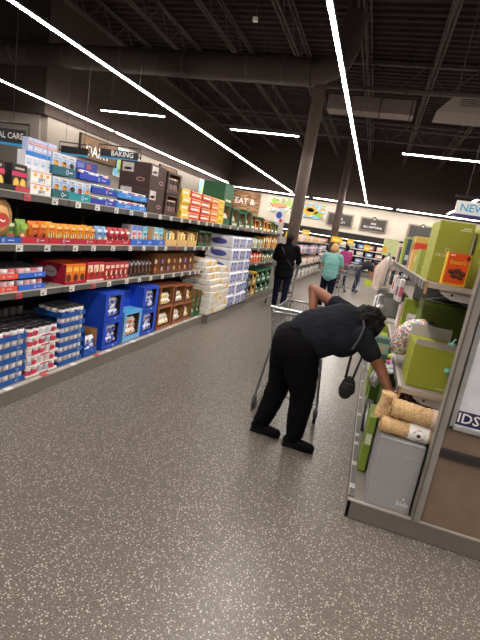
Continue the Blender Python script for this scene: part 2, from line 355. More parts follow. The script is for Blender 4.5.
t=thing('hanging_promo_sign','white hanging sign with blue NEW lettering over the green cartons','sign',(.83,4,2.09)); b=MB()
b.box(-.28,.28,-.01,.01,0,.105,WHITE); b.box(-.28,.28,-.011,.011,-.02,0,P('#3b2f7a',.5)); F=FR('y-',0,-.01,0); b.text(F,'NEW',-.15,.05,.085,P('#49b2e6',.5)); b.build('board',t)
b=MB(); b.box(-.3,.3,-.012,.012,.13,.15,BLACK)
for s in (-.22,.22): b.tube((s,0,.105),(s,0,4.9),.004,BLACK,4)
b.build('hanger_bar',t)

# ------------------------------------------------------------------ long shelving run beside the aisle
XS, XB, XK = -2.65, -3.22, -2.53            # shelf edge, back panel, kick plate
def shelf_part(parent, x_front, x_back, y0, y1, z, tags=2, s=1, red=0):
    """deck with price rail and tags as sub-parts; s=+1 the edge looks to +x"""
    b=MB(); a,c=sorted((x_front,x_back)); b.box(a,c,y0+.004,y1-.004,z-.03,z,SHELF); o=b.build('shelf',parent)
    for yy in (y0+.03,y1-.05):                     # brackets below
        b=MB(); e=x_back; f=x_back+(x_front-x_back)*.75
        b.add([(e,yy,z-.03),(f,yy,z-.03),(e,yy,z-.16),(e,yy+.012,z-.03),(f,yy+.012,z-.03),(e,yy+.012,z-.16)],[(0,1,2),(5,4,3),(0,3,4,1),(1,4,5,2),(2,5,3,0)],RAIL); b.build('shelf_bracket',o)
    b=MB(); xr=x_front; b.box(min(xr,xr+s*.012),max(xr,xr+s*.012),y0+.004,y1-.004,z-.052,z+.004,RAIL)
    b.box(min(xr,xr+s*.018),max(xr,xr+s*.018),y0+.004,y1-.004,z-.002,z+.006,TRIM); b.build('price_rail',o)
    for k in range(tags):
        yy=y0+(y1-y0)*(k+.35)/tags+random.uniform(-.04,.04)
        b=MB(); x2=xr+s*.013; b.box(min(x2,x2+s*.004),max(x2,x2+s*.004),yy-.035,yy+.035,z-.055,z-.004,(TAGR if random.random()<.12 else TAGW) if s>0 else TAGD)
        F=FR('x+' if s>0 else 'x-',x2+s*.004,yy,z-.055)
        b.rect(F,-.026,.026,.034,.040,P('#8a8a90')); b.rect(F,-.026,.006,.010,.026,P('#5a5a60')); b.build('price_tag',o)
    return o
g = thing('gondola_shelving','long grey shelving run on the aisle opposite the bending shopper','shelving',(0,0,0))
b=MB(); b.box(XK-.02,XK,1.4,6.72,.005,.13,KICK); b.box(XK-.02,XK,9.06,12.3,.005,.13,KICK); b.build('kick_plate',g)
b=MB(); b.box(XB-.7,XK-.002,1.4,12.3,.11,.14,P('#7d7771',.5)); b.box(XK-.03,XK+.004,1.4,6.72,.128,.142,TRIM); b.build('base_deck',g)
b=MB(); b.box(XB-.04,XB,1.4,12.3,.14,1.68,BACKP); b.build('back_panel',g)
b=MB(); b.box(XK-.02,XK+.10,6.74,7.72,.005,.125,KICK); b.box(XK-.02,XK+.08,7.74,9.04,.005,.125,KICK); b.box(XK-.02,XK+.10,6.74,9.04,.125,.135,P('#4a4744')); b.build('pallet_bumper',g)
for y in (2.62,3.02,3.4,3.78,4.0,4.5,4.95,5.5,6.05,6.45):
    b=MB(); b.box(XK-.028,XK+.02,y-.035,y+.035,.1425,.1455,TAGR if y in (3.02,3.78) else TAGW); b.build('price_tag',g)
ys=[1.4,2.35,3.3,4.25,5.2,6.15,7.1]
for a,c in zip(ys,ys[1:]):
    shelf_part(g,XS,XB,a,c,1.68,3); shelf_part(g,XS,XB,a,c,1.285,3); shelf_part(g,XS,XB,a,min(c,6.72),.90,3)
    b=MB(); b.box(XB,XB+.03,a-.02,a+.02,.14,1.68,RAIL); b.build('upright',g)
for a,c in ((7.1,8.1),(8.1,9.1),(9.1,10.7),(10.7,12.3)):
    shelf_part(g,XS,XB,a,c,1.68,2)
    if a>9: shelf_part(g,XS,XB,a,c,1.27,2); shelf_part(g,XS,XB,a,c,.92,2)
b=MB(); b.box(XS-.5,XS+.05,12.31,12.34,.14,2.0,P('#b9b3ae',.5)); b.build('end_panel',g)

# generic builders, front face towards the aisle (+x), origin at the middle of the front bottom edge
def carton(w,h,d,col,deco=None,side=None,bev=.004,top=None):
    b=MB(); b.box(-d,0,-w/2,w/2,0,h,P(col,.55),bev=bev)
    b.box(-d*.98,-d*.02,-.002,.002,h-.001,h+.0012,P('#c9b48a',.5)) if top is None else b.rect(FR('z+',0,0,h),-w/2+.004,w/2-.004,.004,d-.004,P(top,.55))
    if deco: deco(b,FR('x+',0,0,0),w,h)
    if side: side(b,FR('y-',-d/2,-w/2,0),d,h)
    return b
def open_carton(w,h,d,col,inner='#8a6546',lip=.3,deco=None,topband=.08,stile=.12,side=None,roof=True):
    """shelf-ready carton with a cut-out front"""
    m=P(col,.55); n=P(inner,.75); t=.005; b=MB()
    b.box(-d,0,-w/2,w/2,0,t,m); b.box(-d,-d+t,-w/2,w/2,t,h,m)
    for s in (-1,1):
        y0,y1=(-w/2,-w/2+t) if s<0 else (w/2-t,w/2)
        b.box(-d,0,y0,y1,t,h,m); b.box(-d+t,-.001,y0+t*1.02 if s<0 else y0-.0006,y0+t*1.1 if s<0 else y0-.0001,t,h-.002,n)
    b.box(-d+t,-d+t+.001,-w/2+t,w/2-t,t,h,n)
    b.box(-t,0,-w/2,w/2,0,h*lip,m)
    if topband: b.box(-t,0,-w/2,w/2,h*(1-topband),h,m)
    for s in (-1,1):
        a=(-w/2,-w/2+w*stile) if s<0 else (w/2-w*stile,w/2)
        b.box(-t,0,a[0],a[1],h*lip,h*(1-topband),m)
    if roof: b.box(-d,0,-w/2,w/2,h,h+t,m)
    if deco: deco(b,FR('x+',0,0,0),w,h)
    if side: side(b,FR('y-',-d/2,-w/2,0),d,h)
    return b
def tray(w,d,h,col,mark=True,side=None):
    m=P(col,.5); t=.004; b=MB(); b.box(-d,0,-w/2,w/2,0,t,m); b.box(-t,0,-w/2,w/2,t,h,m); b.box(-d,-d+t,-w/2,w/2,t,h,m)
    b.box(-d+t,-t,-w/2,-w/2+t,t,h,m); b.box(-d+t,-t,w/2-t,w/2,t,h,m)
    if mark:
        F=FR('x+',0,0,0); c=P('#d8dcf0',.5); b.ell(F,w*.1,h*.5,h*.26,h*.3,c,n=10); b.ell(F,w*.1,h*.5,h*.16,h*.2,m,off=.004,n=10); b.rect(F,w*.2,w*.34,h*.45,h*.58,c)
    return b
def pouch(w,h,d,col,deco=None):
    """pillow bag with crimped top and bottom"""
    b=MB(); m=P(col,.35); N=8; vs=[]
    prof=[(0,1,.25),(.06,1,.5),(.25,.97,1),(.5,.96,1),(.75,.97,.85),(.92,1,.3),(1,1,.06)]
    for z,ww,dd in prof:
        for i in range(N*2):
            a=2*PI*i/(2*N); cx=math.copysign(abs(math.cos(a))**.6,math.cos(a)); sy=math.copysign(abs(math.sin(a))**.6,math.sin(a))
            vs.append((-d/2+cx*d/2*dd, sy*w/2*ww, z*h))
    K=2*N; fs=[(k*K+i,k*K+(i+1)%K,(k+1)*K+(i+1)%K,(k+1)*K+i) for k in range(len(prof)-1) for i in range(K)]
    fs += [tuple(range(K))[::-1], tuple(range((len(prof)-1)*K,len(prof)*K))]
    b.add(vs,fs,m,None,True)
    if deco: deco(b,FR('x+',.002,0,0),w,h)
    return b
def tin(r,h,body,lid,label=None):
    b=MB(); b.lathe([(r*.93,0),(r,.004),(r,h*.94),(r*.96,h*.96)],14,P(body,.4))
    if label: b.lathe([(r*1.008,h*.12),(r*1.008,h*.6)],14,label)
    b.lathe([(r*1.01,h*.9),(r*1.01,h),(r*.9,h),(r*.88,h*.985),(.0,h*.985)],14,P(lid,.4)); b.lathe([(0,0),(r*.93,0)],14,P(lid,.4)); return b
def R(*a):                                     # list of printed patches -> deco function, fractions of the face
    def f(b,F,w,h):
        for k in a:
            if k[0]=='r': b.rect(F,k[1]*w,k[2]*w,k[3]*h,k[4]*h,P(k[5],.5),.0018+.0006*(len(k)>6))
            elif k[0]=='e': b.ell(F,k[1]*w,k[2]*h,k[3]*w,k[4]*h,P(k[5],.5),.003+.0006*(len(k)>6))
            elif k[0]=='t': b.text(F,k[1],k[2]*w,k[3]*h,k[4]*h,P(k[5],.5),.0042,k[6] if len(k)>6 else 1)
    return f
def single(b,name,label,cat,loc,group=None): return b.build(name,label=label,cat=cat,group=group,loc=loc)
def row(make,name,labels,cat,ys,x,z,group,same=None):
    """one thing per y; labels: template with {} for an ordinal, or one shared label"""
    st=Stamp(lambda: make().build(name,cat=cat)); out=[]
    for i,y in enumerate(ys):
        lab = labels.format(ORD[i]) if '{}' in labels else labels
        out.append(st.put((x+random.uniform(-.004,.004),y,z),lab,group))
    return out
def spread(y0,y1,n): return [y0+(y1-y0)*(i+.5)/n for i in range(n)]
XF = XS-.03
Z1,Z2,Z3,ZB = 1.682,1.287,.902,.142

# ---- top shelf, near to far
M_BOX = R(('r',-.5,.5,.55,.72,'#d23a66'),('e',-.22,.26,.2,.24,'#f0b03a'),('e',.22,.26,.2,.24,'#f2b848'),('e',-.22,.33,.12,.1,'#f9d98a'),('e',.22,.33,.12,.1,'#f9d98a'),('r',-.3,.3,.8,.88,'#c9b9b0'))
row(lambda: carton(.15,.2,.09,'#231d1e',M_BOX,top='#2d2626'),'muffin_mix_box','black muffin mix box on top shelf, {} from its near end','box',[2.36,2.57,2.78],XF-.01,Z1+.004,'black muffin mix boxes')
for i,(y,w) in enumerate(((2.38,.36),(2.74,.3))):
    b=tray(w,.25,.045,'#1b191c',False); b.rect(FR('x+',0,0,0),(.0 if i else .05),w*.48,.006,.04,P('#c33a52')); single(b,'display_tray','low black display tray under the muffin mix boxes, '+('cut by photo edge','beside the corn muffin cartons')[i],'tray',(XF,y,Z1),'black display trays')
J = R(('r',-.5,.5,.84,.9,'#d86a7a'),('t','JIFFY',.02,.25,.42,'#1c2c66',.95),('e',-.3,.62,.08,.15,'#f1b63e'),('e',.0,.62,.08,.15,'#eda93a'),('e',.3,.62,.08,.15,'#e8a23a'))
for r_ in range(2):
    row(lambda: carton(.23,.094,.16,'#f3f1ee',J,top='#e6e4e6'),'corn_muffin_box',f'small white corn muffin mix box, {("lower","upper")[r_]} layer, '+'lettered blue','box',[3.0],XF,Z1+r_*.096,'white corn muffin mix boxes')
row(lambda: carton(.078,.13,.08,'#eceef6',R(('r',-.5,.5,.75,1,'#2f7fd6'),('r',-.35,.35,.2,.6,'#cfd9ee'),('r',-.2,.2,.3,.38,'#6d86c8')),top='#3d86d8'),'cake_mix_box','white cake mix box with blue top above the corn muffin boxes, {} from near end','box',spread(2.85,3.165,4),XF-.03,Z1+.193,'white cake mix boxes with blue tops')
row(lambda: carton(.053,.10,.06,'#c3cdf0',R(('r',-.4,.4,.5,.72,'#c8503c'),('r',-.3,.3,.2,.34,'#eef0f8'),('r',-.38,.38,.58,.66,'#f3d6cc',1)),top='#d4dbf5'),'frosting_mix_box','lavender baking mix box with red badge, {} from near end of the highest layer','box',spread(2.875,3.19,6),XF-.03,Z1+.324,'lavender baking mix boxes')
single(carton(.48,.19,.2,'#e9e6ea'),'stock_carton','plain pale stock carton behind the black muffin mix boxes','carton',(XF-.27,2.42,Z1))
single(carton(.22,.06,.16,'#37406e',R(('r',-.4,.4,.2,.8,'#6f7ab0'))),'flat_box','flat navy blue box lying above the black muffin mix boxes','box',(XF-.22,2.56,Z1+.192))
single(carton(.26,.085,.2,'#f0eeee',R(('r',-.5,.5,.75,.9,'#cc5a55'))),'flat_white_box','flat white box with red line above the muffin mix boxes, cut by photo edge','box',(XF-.22,2.32,Z1+.192))
foods=['#f0b437','#e7a22e','#4a3433','#c94b3b','#eeb23a']
def cookie_box(c): return lambda: carton(.098,.17,.12,'#b6cdf0',R(('r',-.5,.5,.78,1,'#dfe8f8'),('r',-.3,.2,.84,.9,'#c8606c'),('r',-.2,.3,.74,.78,'#6a86c8'),('r',-.24,.24,.36,.46,'#3a3036'),('e',-.02,.54,.34,.13,c),('e',.08,.58,.16,.07,'#f6dfa0'),('r',-.4,.4,.40,.43,'#8aa0d0')),top='#c4d4f0')
def teal(w): return tray(w,.28,.07,'#1e6670') 
for lay,(ya,yb,n) in enumerate(((3.14,3.66,5),(3.12,3.42,3))):
    z=Z1+lay*.195
    for i,y in enumerate(spread(ya,yb,n)):
        single(cookie_box(foods[i])(),'baking_mix_box',f'light blue baking mix box in {("lower","upper")[lay]} teal trays, {ORD[i]} from near end','box',(XF-.011,y,z+.005),'light blue boxes in teal trays')
    if lay==0:
        for i,(a,c) in enumerate(((3.14,3.34),(3.345,3.66))): single(tray(c-a,.28,.07,('#1b6068','#15909a')[i]),'display_tray',f'{("dark teal","bright teal")[i]} display tray on top shelf in lower layer','tray',(XF,(a+c)/2,z),'teal display trays')
    else: single(tray(yb-ya,.28,.07,'#1d5f72'),'display_tray','teal display tray stacked on lower light blue boxes','tray',(XF,(ya+yb)/2,z),'teal display trays')
# tubs in blue trays
def tub(c1,c2): return lambda: tin(.033,.075,c1,c2)
TUBS=[tub('#e7e4ea','#d8d6dc'),tub('#c65a62','#f0eeee'),tub('#3b4aa8','#e6e6ee'),tub('#e0c3ba','#ece8e8'),tub('#4f8f8a','#eeeeee')]
TST=[Stamp(lambda m=m: m().build('frosting_tub',cat='tub')) for m in TUBS]
def tub_tray(y0,y1,z,col,desc,x=XF,n=6,rows=2,ser='dark blue'):
    single(tray(y1-y0,.25,.055,col),'display_tray',f'{ser} tray of tubs on top shelf, {desc}','tray',(x,(y0+y1)/2,z),f'{ser} tub trays')
    for k in range(rows):
        for i,y in enumerate(spread(y0+.01,y1-.01,n)):
            TST[random.randrange(5)].put((x-.042-k*.07,y,z+.005),f'small frosting tub in the {ser} tray, {desc}',f'tubs, {ser} tray {desc}')
tub_tray(3.67,4.08,Z1,'#1c34a8','bottom layer'); tub_tray(3.67,4.06,Z1+.105,'#1c34a8','second layer'); tub_tray(3.5,3.98,Z1+.21,'#2440b4','raised third layer',XF-.02); 
single(carton(.34,.075,.2,'#2a3a9c',R(('r',-.4,-.1,.2,.8,'#6d78c0'),('r',.0,.2,.2,.8,'#a8525e'))),'stock_carton','dark blue carton lying on the raised tub tray','carton',(XF-.05,3.62,Z1+.293)) 
for i,(a,c) in enumerate(((4.1,4.4),(4.41,4.72))):
    for l in range(2): tub_tray(a,c,Z1+l*.11,'#2b86da',f'{("lower","upper")[l]} layer of {("nearer","farther")[i]} stack',XF,5,2,'sky blue')
# cartons behind and beside
BR='#3f2724'
def labelbox(b,F,w,h): b.rect(F,-w*.42,-w*.05,h*.55,h*.92,P('#cfc6c4')); b.rect(F,-w*.36,-w*.12,h*.62,h*.72,P('#8f8788')); b.ell(F,w*.2,h*.3,w*.14,h*.09,P('#b48a84')); b.ell(F,w*.2,h*.3,w*.10,h*.055,P(BR),.0036)
single(carton(.4,.29,.42,BR,labelbox,labelbox),'brown_stock_carton','dark brown carton with white label, lower, behind the sky blue tubs','carton',(XF-.02,4.97,Z1))
single(carton(.4,.28,.42,BR,labelbox,labelbox),'brown_stock_carton','dark brown carton with white label, stacked upper, facing the aisle','carton',(XF-.02,4.97,Z1+.292))
OPB=[]
for l in range(2):
    single(open_carton(.4,.27,.42,BR,'#a9794c',.22),'open_brown_carton',f'open-front dark brown carton of bottles, {("lower","upper")[l]} one','carton',(XF-.01,5.4,Z1+l*.28),'open dark brown cartons')
    row(lambda: tin(.035,.2,'#2a1a18','#c9a08a',P('#8a6a66',.4)),'syrup_bottle',f'dark syrup bottle in {("lower","upper")[l]} open brown carton, '+'{} from near end','bottle',spread(5.24,5.56,4),XF-.06,Z1+l*.28+.006,'dark syrup bottles')
cols=[('#e9c23c','#f0ece0'),('#d8342c','#f2e6e2'),('#cf2a28','#f6f0ee'),('#e06a2a','#f6d8b0'),('#eccb2e','#caa61c')]
wd=[.3,.42,.42,.36,.3]; y=5.66
for k,((c1,c2),w_) in enumerate(zip(cols,wd)):
    for l in range(4):
        single(carton(w_-.012,.1,.3,c1,R(('r',-.4,.3,.35,.65,c2),('r',-.44,.44,.86,.96,'#f2dfa0'),('e',.36,.45,.09,.3,'#f4b64a'))),'flour_tortilla_pack' if 0 else 'snack_pack',f'{("yellow and white","red","deep red","orange","golden yellow")[k]} snack pack on top shelf, {ORD[l]} layer up','pack',(XF+random.uniform(-.015,.01),y+w_/2,Z1+l*.103),'bright stacked snack packs')
    y+=w_
GR='#1f5a3a'
single(carton(.5,.34,.42,GR,R(('r',-.3,.3,.1,.2,'#d8d8c8'))),'green_stock_carton','big plain dark green carton raised on top shelf','carton',(XF-.03,7.68,Z1+.38)); single(open_carton(.42,.37,.42,GR,'#b98f5c',.3),'open_green_carton','open dark green carton under the big plain green one','carton',(XF-.02,7.68,Z1)) 
row(lambda: pouch(.1,.2,.1,'#e9e6d8',R(('r',-.3,.3,.3,.6,'#3f7a52'))),'white_bag','white bag inside the open green carton on top shelf, {} from near end','bag',spread(7.5,7.86,3),XF-.06,Z1+.01,'white bags in green carton')
for i,(y,h) in enumerate(((8.14,.34),(8.6,.3),(9.05,.36))):
    single(open_carton(.44,h,.4,GR,'#b98f5c',.25,R(('r',-.3,.3,.05,.18,'#d9d4bd'))),'open_green_carton',f'open dark green carton beyond the yellow packs, {ORD[i]} along top shelf','carton',(XF,y,Z1),'open green cartons on top shelf')
    row(lambda: pouch(.11,.19,.1,('#e8e4d4','#28402f','#d9c79b')[i],R(('r',-.3,.3,.3,.55,('#b09a60','#c9c7a8','#6a4a2c')[i]))),'snack_bag',f'snack bag in {ORD[i]} far green carton, '+'{} along','bag',spread(y-.17,y+.17,3),XF-.05,Z1+.008,f'snack bags in {ORD[i]} far green carton')
for i,(y,c,h) in enumerate(((9.46,'#23603c',.3),(9.8,'#e2701f',.22),(10.2,'#1e5638',.3),(10.6,'#df8a22',.24),(11.0,'#d69a3c',.22),(11.4,'#215c3c',.26),(11.85,'#2a6a48',.22))):
    single(open_carton(.36,h,.35,c,'#a87848',.35,R(('r',-.35,.35,.08,.24,'#efe6c8'))),'display_carton',f'{("green","orange","green","orange","golden","green","green")[i]} display carton near far end of top shelf, {ORD[i]} along','carton',(XF,y,Z1),'display cartons at far end')
    single(pouch(.28,h*.85,.16,('#4c7a4a','#f0a03c','#e8e2cc','#f2b552','#b9502c','#7da06a','#d8c060')[i]),'snack_bag',f'bag standing in the {ORD[i]} far display carton','bag',(XF-.03,y,Z1+.01),'bags in far display cartons')

# ---- second shelf
t=thing('packaged_cake','round packaged cake on its edge at the near end of second shelf','cake',(XF-.03,2.585,Z2+.053))
M=Matrix.Rotation(PI/2,4,'Y')
b=MB(); b.lathe([(0,-.03),(.15,-.03),(.165,0),(.155,.012),(.12,.018)],28,P('#a87848',.5),M@Matrix.Translation((-.14,0,0))); b.build('tray',t)
b=MB(); b.lathe([(.12,.018),(.10,.03),(0,.034)],28,P('#d8a868',.6),M@Matrix.Translation((-.14,0,0))); F=FR('x+',.036,0,.14); b.ell(F,.03,-.02,.07,.055,P('#c33a34'),n=20); b.text(F,'~',.03,-.02,.12,WHITE); b.build('label',t)
single(tray(.44,.3,.05,'#1c56b0'),'display_tray','blue display tray below the round packaged cake','tray',(XF+.018,2.585,Z2),'second shelf trays')
single(pouch(.09,.17,.07,'#6f9a58',R(('r',-.35,.35,.72,.86,'#d8e4c0'),('r',-.4,.4,.1,.4,'#a85a48'),('r',-.2,.3,.5,.66,'#4a6a3a'))),'green_snack_pouch','pale green pouch beside the packaged cake','pouch',(XF-.02,2.73,Z2+.006))
single(pouch(.11,.18,.08,'#7d9e46',R(('e',.05,.70,.36,.14,'#9cc050'),('r',-.4,.35,.12,.42,'#b5503a'),('e',-.1,.3,.2,.1,'#e8c8a0'))),'apple_snack_pouch','bright green pouch with red picture next to orange bags','pouch',(XF-.02,2.86,Z2+.006))
for i,(a,c) in enumerate(((2.81,3.13),(3.135,3.45),(3.455,3.8),(3.81,4.12),(4.125,4.45))):
    single(tray(c-a,.28,.052,'#b81f34'),'display_tray',f'red display tray on second shelf, {ORD[i]} from near end','tray',(XF,(a+c)/2,Z2),'second shelf trays')
OB=R(('r',-.4,.4,.74,.88,'#f4b850'),('r',-.32,.28,.62,.70,'#d8501c'),('r',-.25,.2,.78,.83,'#fbe8c0',1),('r',-.36,-.22,.12,.46,'#ece0b0'),('r',-.2,-.1,.14,.54,'#3a2418'),('r',-.08,.06,.14,.5,'#ece0b0'),('r',.08,.18,.18,.56,'#3a2418'),('r',.2,.36,.3,.55,'#f6d060'))
ys_=spread(2.93,3.8,9)
for i,y in enumerate(ys_):
    sp=i in(0,1)
    single(pouch(.092,.175+random.uniform(-.006,.006),.08,'#e2701e' if sp else '#ee9a1e',R(('r',-.38,.38,.72,.86,'#f0b860'),('r',-.3,.2,.6,.68,'#c8382c'),('e',-.05,.34,.34,.16,'#a8482c'),('e',.1,.3,.2,.1,'#e8c08a')) if sp else OB),'snack_pouch',f'orange snack pouch in red trays on second shelf, {ORD[i]} from near end','pouch',(XF-.014,y,Z2+.006),'orange snack pouches')
for i,y in enumerate((3.865,3.965)): single(pouch(.095,.175,.08,'#7fa8d8',R(('r',-.4,.4,.7,.86,'#d8e6f4'),('r',-.3,.2,.54,.64,'#3a62a8'),('e',.1,.3,.3,.14,'#e8d8b0'))),'blue_snack_pouch',f'pale blue snack pouch after the orange ones, {ORD[i]} of two','pouch',(XF-.014,y,Z2+.006),'pale blue snack pouches')
row(lambda: pouch(.095,.175,.08,'#b82230',R(('r',-.35,.35,.66,.8,'#f0e0dc'),('e',-.1,.32,.28,.2,'#4a2420'),('e',.2,.24,.14,.12,'#efd6b8'))),'red_snack_pouch','red snack pouch on second shelf after the pale blue ones, {} along','pouch',spread(4.02,4.45,4),XF-.014,Z2+.006,'red snack pouches')
for i,(a,c) in enumerate(((4.46,4.72),(4.73,4.99),(5.0,5.3))):
    single(tray(c-a,.3,.07,'#2a66cc'),'display_tray',f'bright blue display tray on second shelf, {ORD[i]} from near end','tray',(XF,(a+c)/2,Z2),'second shelf trays')
for i,y in enumerate((4.53,4.65,4.79,5.07,5.2)):
    single(carton(.105,.22,.14,('#e6dfe8','#e3d6e2','#bfe0e6','#cde4e8','#bcdfe4')[i],R(('r',-.5,.5,.75,1,('#5a8ad8','#5a8ad8','#6ab8d8','#7ac2d6','#6ab8d8')[i]),('r',-.35,.35,.5,.66,('#d06a8a','#d06a8a','#3f8fb8','#c98a5a','#3f8fb8')[i]),('e',0,.3,.28,.18,'#b88a62'))),'cereal_bar_box',f'pale box in bright blue trays on second shelf, {ORD[i]} from near end','box',(XF-.012,y,Z2+.006),'pale boxes in bright blue trays')
single(carton(.12,.21,.14,'#a87a48'),'brown_divider_carton','plain kraft carton between pale boxes on second shelf','carton',(XF-.02,4.93,Z2+.006))
TAN='#d8b070'
for i,(a,c) in enumerate(((5.32,5.68),(5.69,6.05),(6.06,6.4))):
    single(open_carton(c-a,.21,.3,TAN,'#a87848',.4,None,0,.05,roof=False),'tan_display_carton',f'tan open display carton of pouches, {ORD[i]} from near end','carton',(XF,(a+c)/2,Z2),'tan display cartons')
    cc=[('#e9a83a','#3f86b8','#f0c23a'),('#f2c832','#e8b42a','#efd04a'),('#c84f8a','#b07a48','#e8b85a')][i]
    for k,y in enumerate(spread(a+.02,c-.02,3)): single(pouch(.1,.19,.09,cc[k],R(('e',0,.55,.3,.2,'#fae6a8'),('r',-.3,.3,.75,.85,'#f6f0d8'))),'fruit_snack_pouch',f'colourful pouch in {ORD[i]} tan carton, {ORD[k]} from near end','pouch',(XF-.03,y,Z2+.006),'pouches in tan cartons')
for i,y in enumerate((6.6,6.88)):
    single(open_carton(.26,.24,.3,'#2e5a3c','#7a6a48',.25,None,.08,.08),'green_display_carton',f'dark green display carton on second shelf, {("nearer","farther")[i]} of two','carton',(XF,y,Z2),'green display cartons on second shelf')
    for k in range(2): single(pouch(.09,.18,.09,('#c8c4b4','#5a3a34')[k]),'snack_bag',f'{("pale","brown")[k]} bag in {("nearer","farther")[i]} green carton on second shelf','bag',(XF-.03,y-.055+k*.11,Z2+.006),'bags in green cartons on second shelf')

# ---- third shelf
def frost(c): return lambda: tin(.034,.085,c,'#242326',P('#d8b8bc',.4))
FST=[Stamp(lambda m=m: m().build('frosting_tub',cat='tub')) for m in (frost('#e8dede'),frost('#d86a7a'),frost('#cfd4e8'),frost('#e8a8b0'))]
for i,(a,c,col,nm) in enumerate(((2.44,2.80,'#e2533e','coral'),(2.81,3.11,'#2f66cc','blue'))):
    for l in range(2):
        single(tray(c-a,.4,.043,col),'display_tray',f'{nm} cardboard tray of black-lidded tubs, {("lower","upper")[l]} layer','tray',(XF+.01,(a+c)/2,Z3+l*.1),'tub trays on third shelf')
        for k in range(5 if l else 1):
            for j,y in enumerate(spread(a+.008,c-.008,5 if i==0 else 4)):
                FST[(j+i*2+l)%4].put((XF-.034-k*.072,y,Z3+l*.1+.005),f'black-lidded frosting tub in {("lower","upper")[l]} {nm} tray',f'tubs in {("lower","upper")[l]} {nm} tray')
def brownie_side(b,F,w,h): b.ell(F,w*.05,h*.55,w*.2,h*.27,P('#ead8d6'),n=18); b.text(F,'~~',w*.05,h*.55,h*.4,P('#a8203a'))
single(open_carton(.32,.19,.38,'#b01838','#8a1830',.14,None,0,.02,side=brownie_side,roof=False),'red_display_carton','crimson display carton with oval badge on its end, third shelf','carton',(XF,3.54,Z3))
ORB=R(('r',-.4,.4,.62,.85,'#f6c04a'),('e',.0,.28,.34,.2,'#5a2a1a'),('r',-.5,.5,0,.06,'#c4203a'))
for i,y in enumerate((3.443,3.545,3.647)): single(carton(.1,.185,.36,'#ee7a1c',ORB,top='#c6581a'),'brownie_mix_box',f'orange brownie mix box in the crimson carton, {ORD[i]} from near end','box',(XF-.014,y,Z3+.006),'orange brownie mix boxes')
RB=R(('r',-.4,.4,.5,.86,'#f3e4d8'),('e',-.12,.6,.2,.16,'#d8a04a'),('e',.15,.34,.22,.16,'#7a3a24'),('r',-.5,.5,0,.1,'#e8dcd8'))
for i,y in enumerate(spread(3.71,4.0,3)): single(carton(.093,.2,.36,'#cc2430',RB,top='#8e1c24'),'cookie_mix_box',f'red and white mix box after the orange ones, {ORD[i]} from near end','box',(XF-.006,y,Z3+.002),'red and white mix boxes')
RC=R(('r',-.38,.38,.66,.84,'#e9cfc4'),('e',-.15,.4,.2,.16,'#efd9b0'),('e',.16,.38,.2,.16,'#4a1c18'),('r',-.5,.5,0,.26,'#a81826'),('e',.1,.13,.1,.07,'#f0dede'))
for i,y in enumerate(spread(4.01,4.48,5)): single(carton(.092,.19,.36,'#b81e2a',RC,top='#7a181e'),'cookie_box',f'deep red cookie box on third shelf, {ORD[i]} from near end','box',(XF-.006,y,Z3+.002),'deep red cookie boxes')
DK=R(('r',-.3,.3,.7,.84,'#9a8a80'),('e',0,.36,.28,.2,'#7a4a32'),('e',.1,.34,.12,.1,'#c8a078'))
for i,y in enumerate(spread(4.5,5.04,6)): single(pouch(.086,.2,.1,'#2a2022',DK),'chocolate_pouch',f'dark pouch on third shelf after the red boxes, {ORD[i]} from near end','pouch',(XF-.01,y,Z3+.002),'dark pouches')
for i,y in enumerate(spread(5.08,6.4,7)):
    single(open_carton(.175,.27,.34,'#7a4a2c','#a87444',.16,None,0,.06,roof=False),'brown_display_carton',f'narrow brown open carton on third shelf, {ORD[i]} from near end','carton',(XF,y,Z3),'narrow brown display cartons')
    for k in range(2): single(pouch(.14,.11,.11,('#4a2a24','#3c2226')[k],R(('e',0,.5,.3,.3,('#c86a3a','#c9a8a0','#8a6aa8','#d8b48a')[(i+k)%4]))),'chocolate_bag',f'brown wrapped bag in {ORD[i]} narrow carton, {("lower","upper")[k]} one','bag',(XF-.03,y,Z3+.006+k*.105),'wrapped bags in narrow brown cartons')

# ---- bottom shelf: stacked trays of tins
XC = -2.585
CANL = P('#b9a8a8',.4)
def can(c,lab=None,lid='#1d1c20'): return lambda: tin(.034,.085,c,lid,P(lab,.4) if lab else None)
CST=[Stamp(lambda m=m: m().build('tin_can',cat='can')) for m in (can('#e4dfdc','#cfc6c2'),can('#dcd8d6','#b8495a'),can('#d8d6da','#3a3f7a'),can('#efeceb','#d9d4d4'))]
RST=[Stamp(lambda m=m: m().build('tin_can',cat='can')) for m in (can('#efe8e6','#e0c8c8'),can('#e9e6e4','#c8405a'),can('#e6e6ea','#d0d2da'))]
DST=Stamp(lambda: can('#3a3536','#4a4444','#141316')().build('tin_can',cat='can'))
CST_IN=[Stamp(lambda m=m: m().build('tin_can',cat='can')) for m in (can('#dcd8d6','#c4bcb8','#d4d0ce'),can('#cfcbc8','#b8a8a8','#c8c4c2'),can('#d8d4d6','#a8a4b8','#cfcbc9'),can('#e4e0de','#c8b4b4','#d8d4d2'))]
RST_IN=[Stamp(lambda m=m: m().build('tin_can',cat='can')) for m in (can('#f2ecea','#e6d2d2','#e4dedc'),can('#f0ecea','#c8405a','#e6dede'),can('#ebebee','#b8bcc8','#e0e0e2'))]
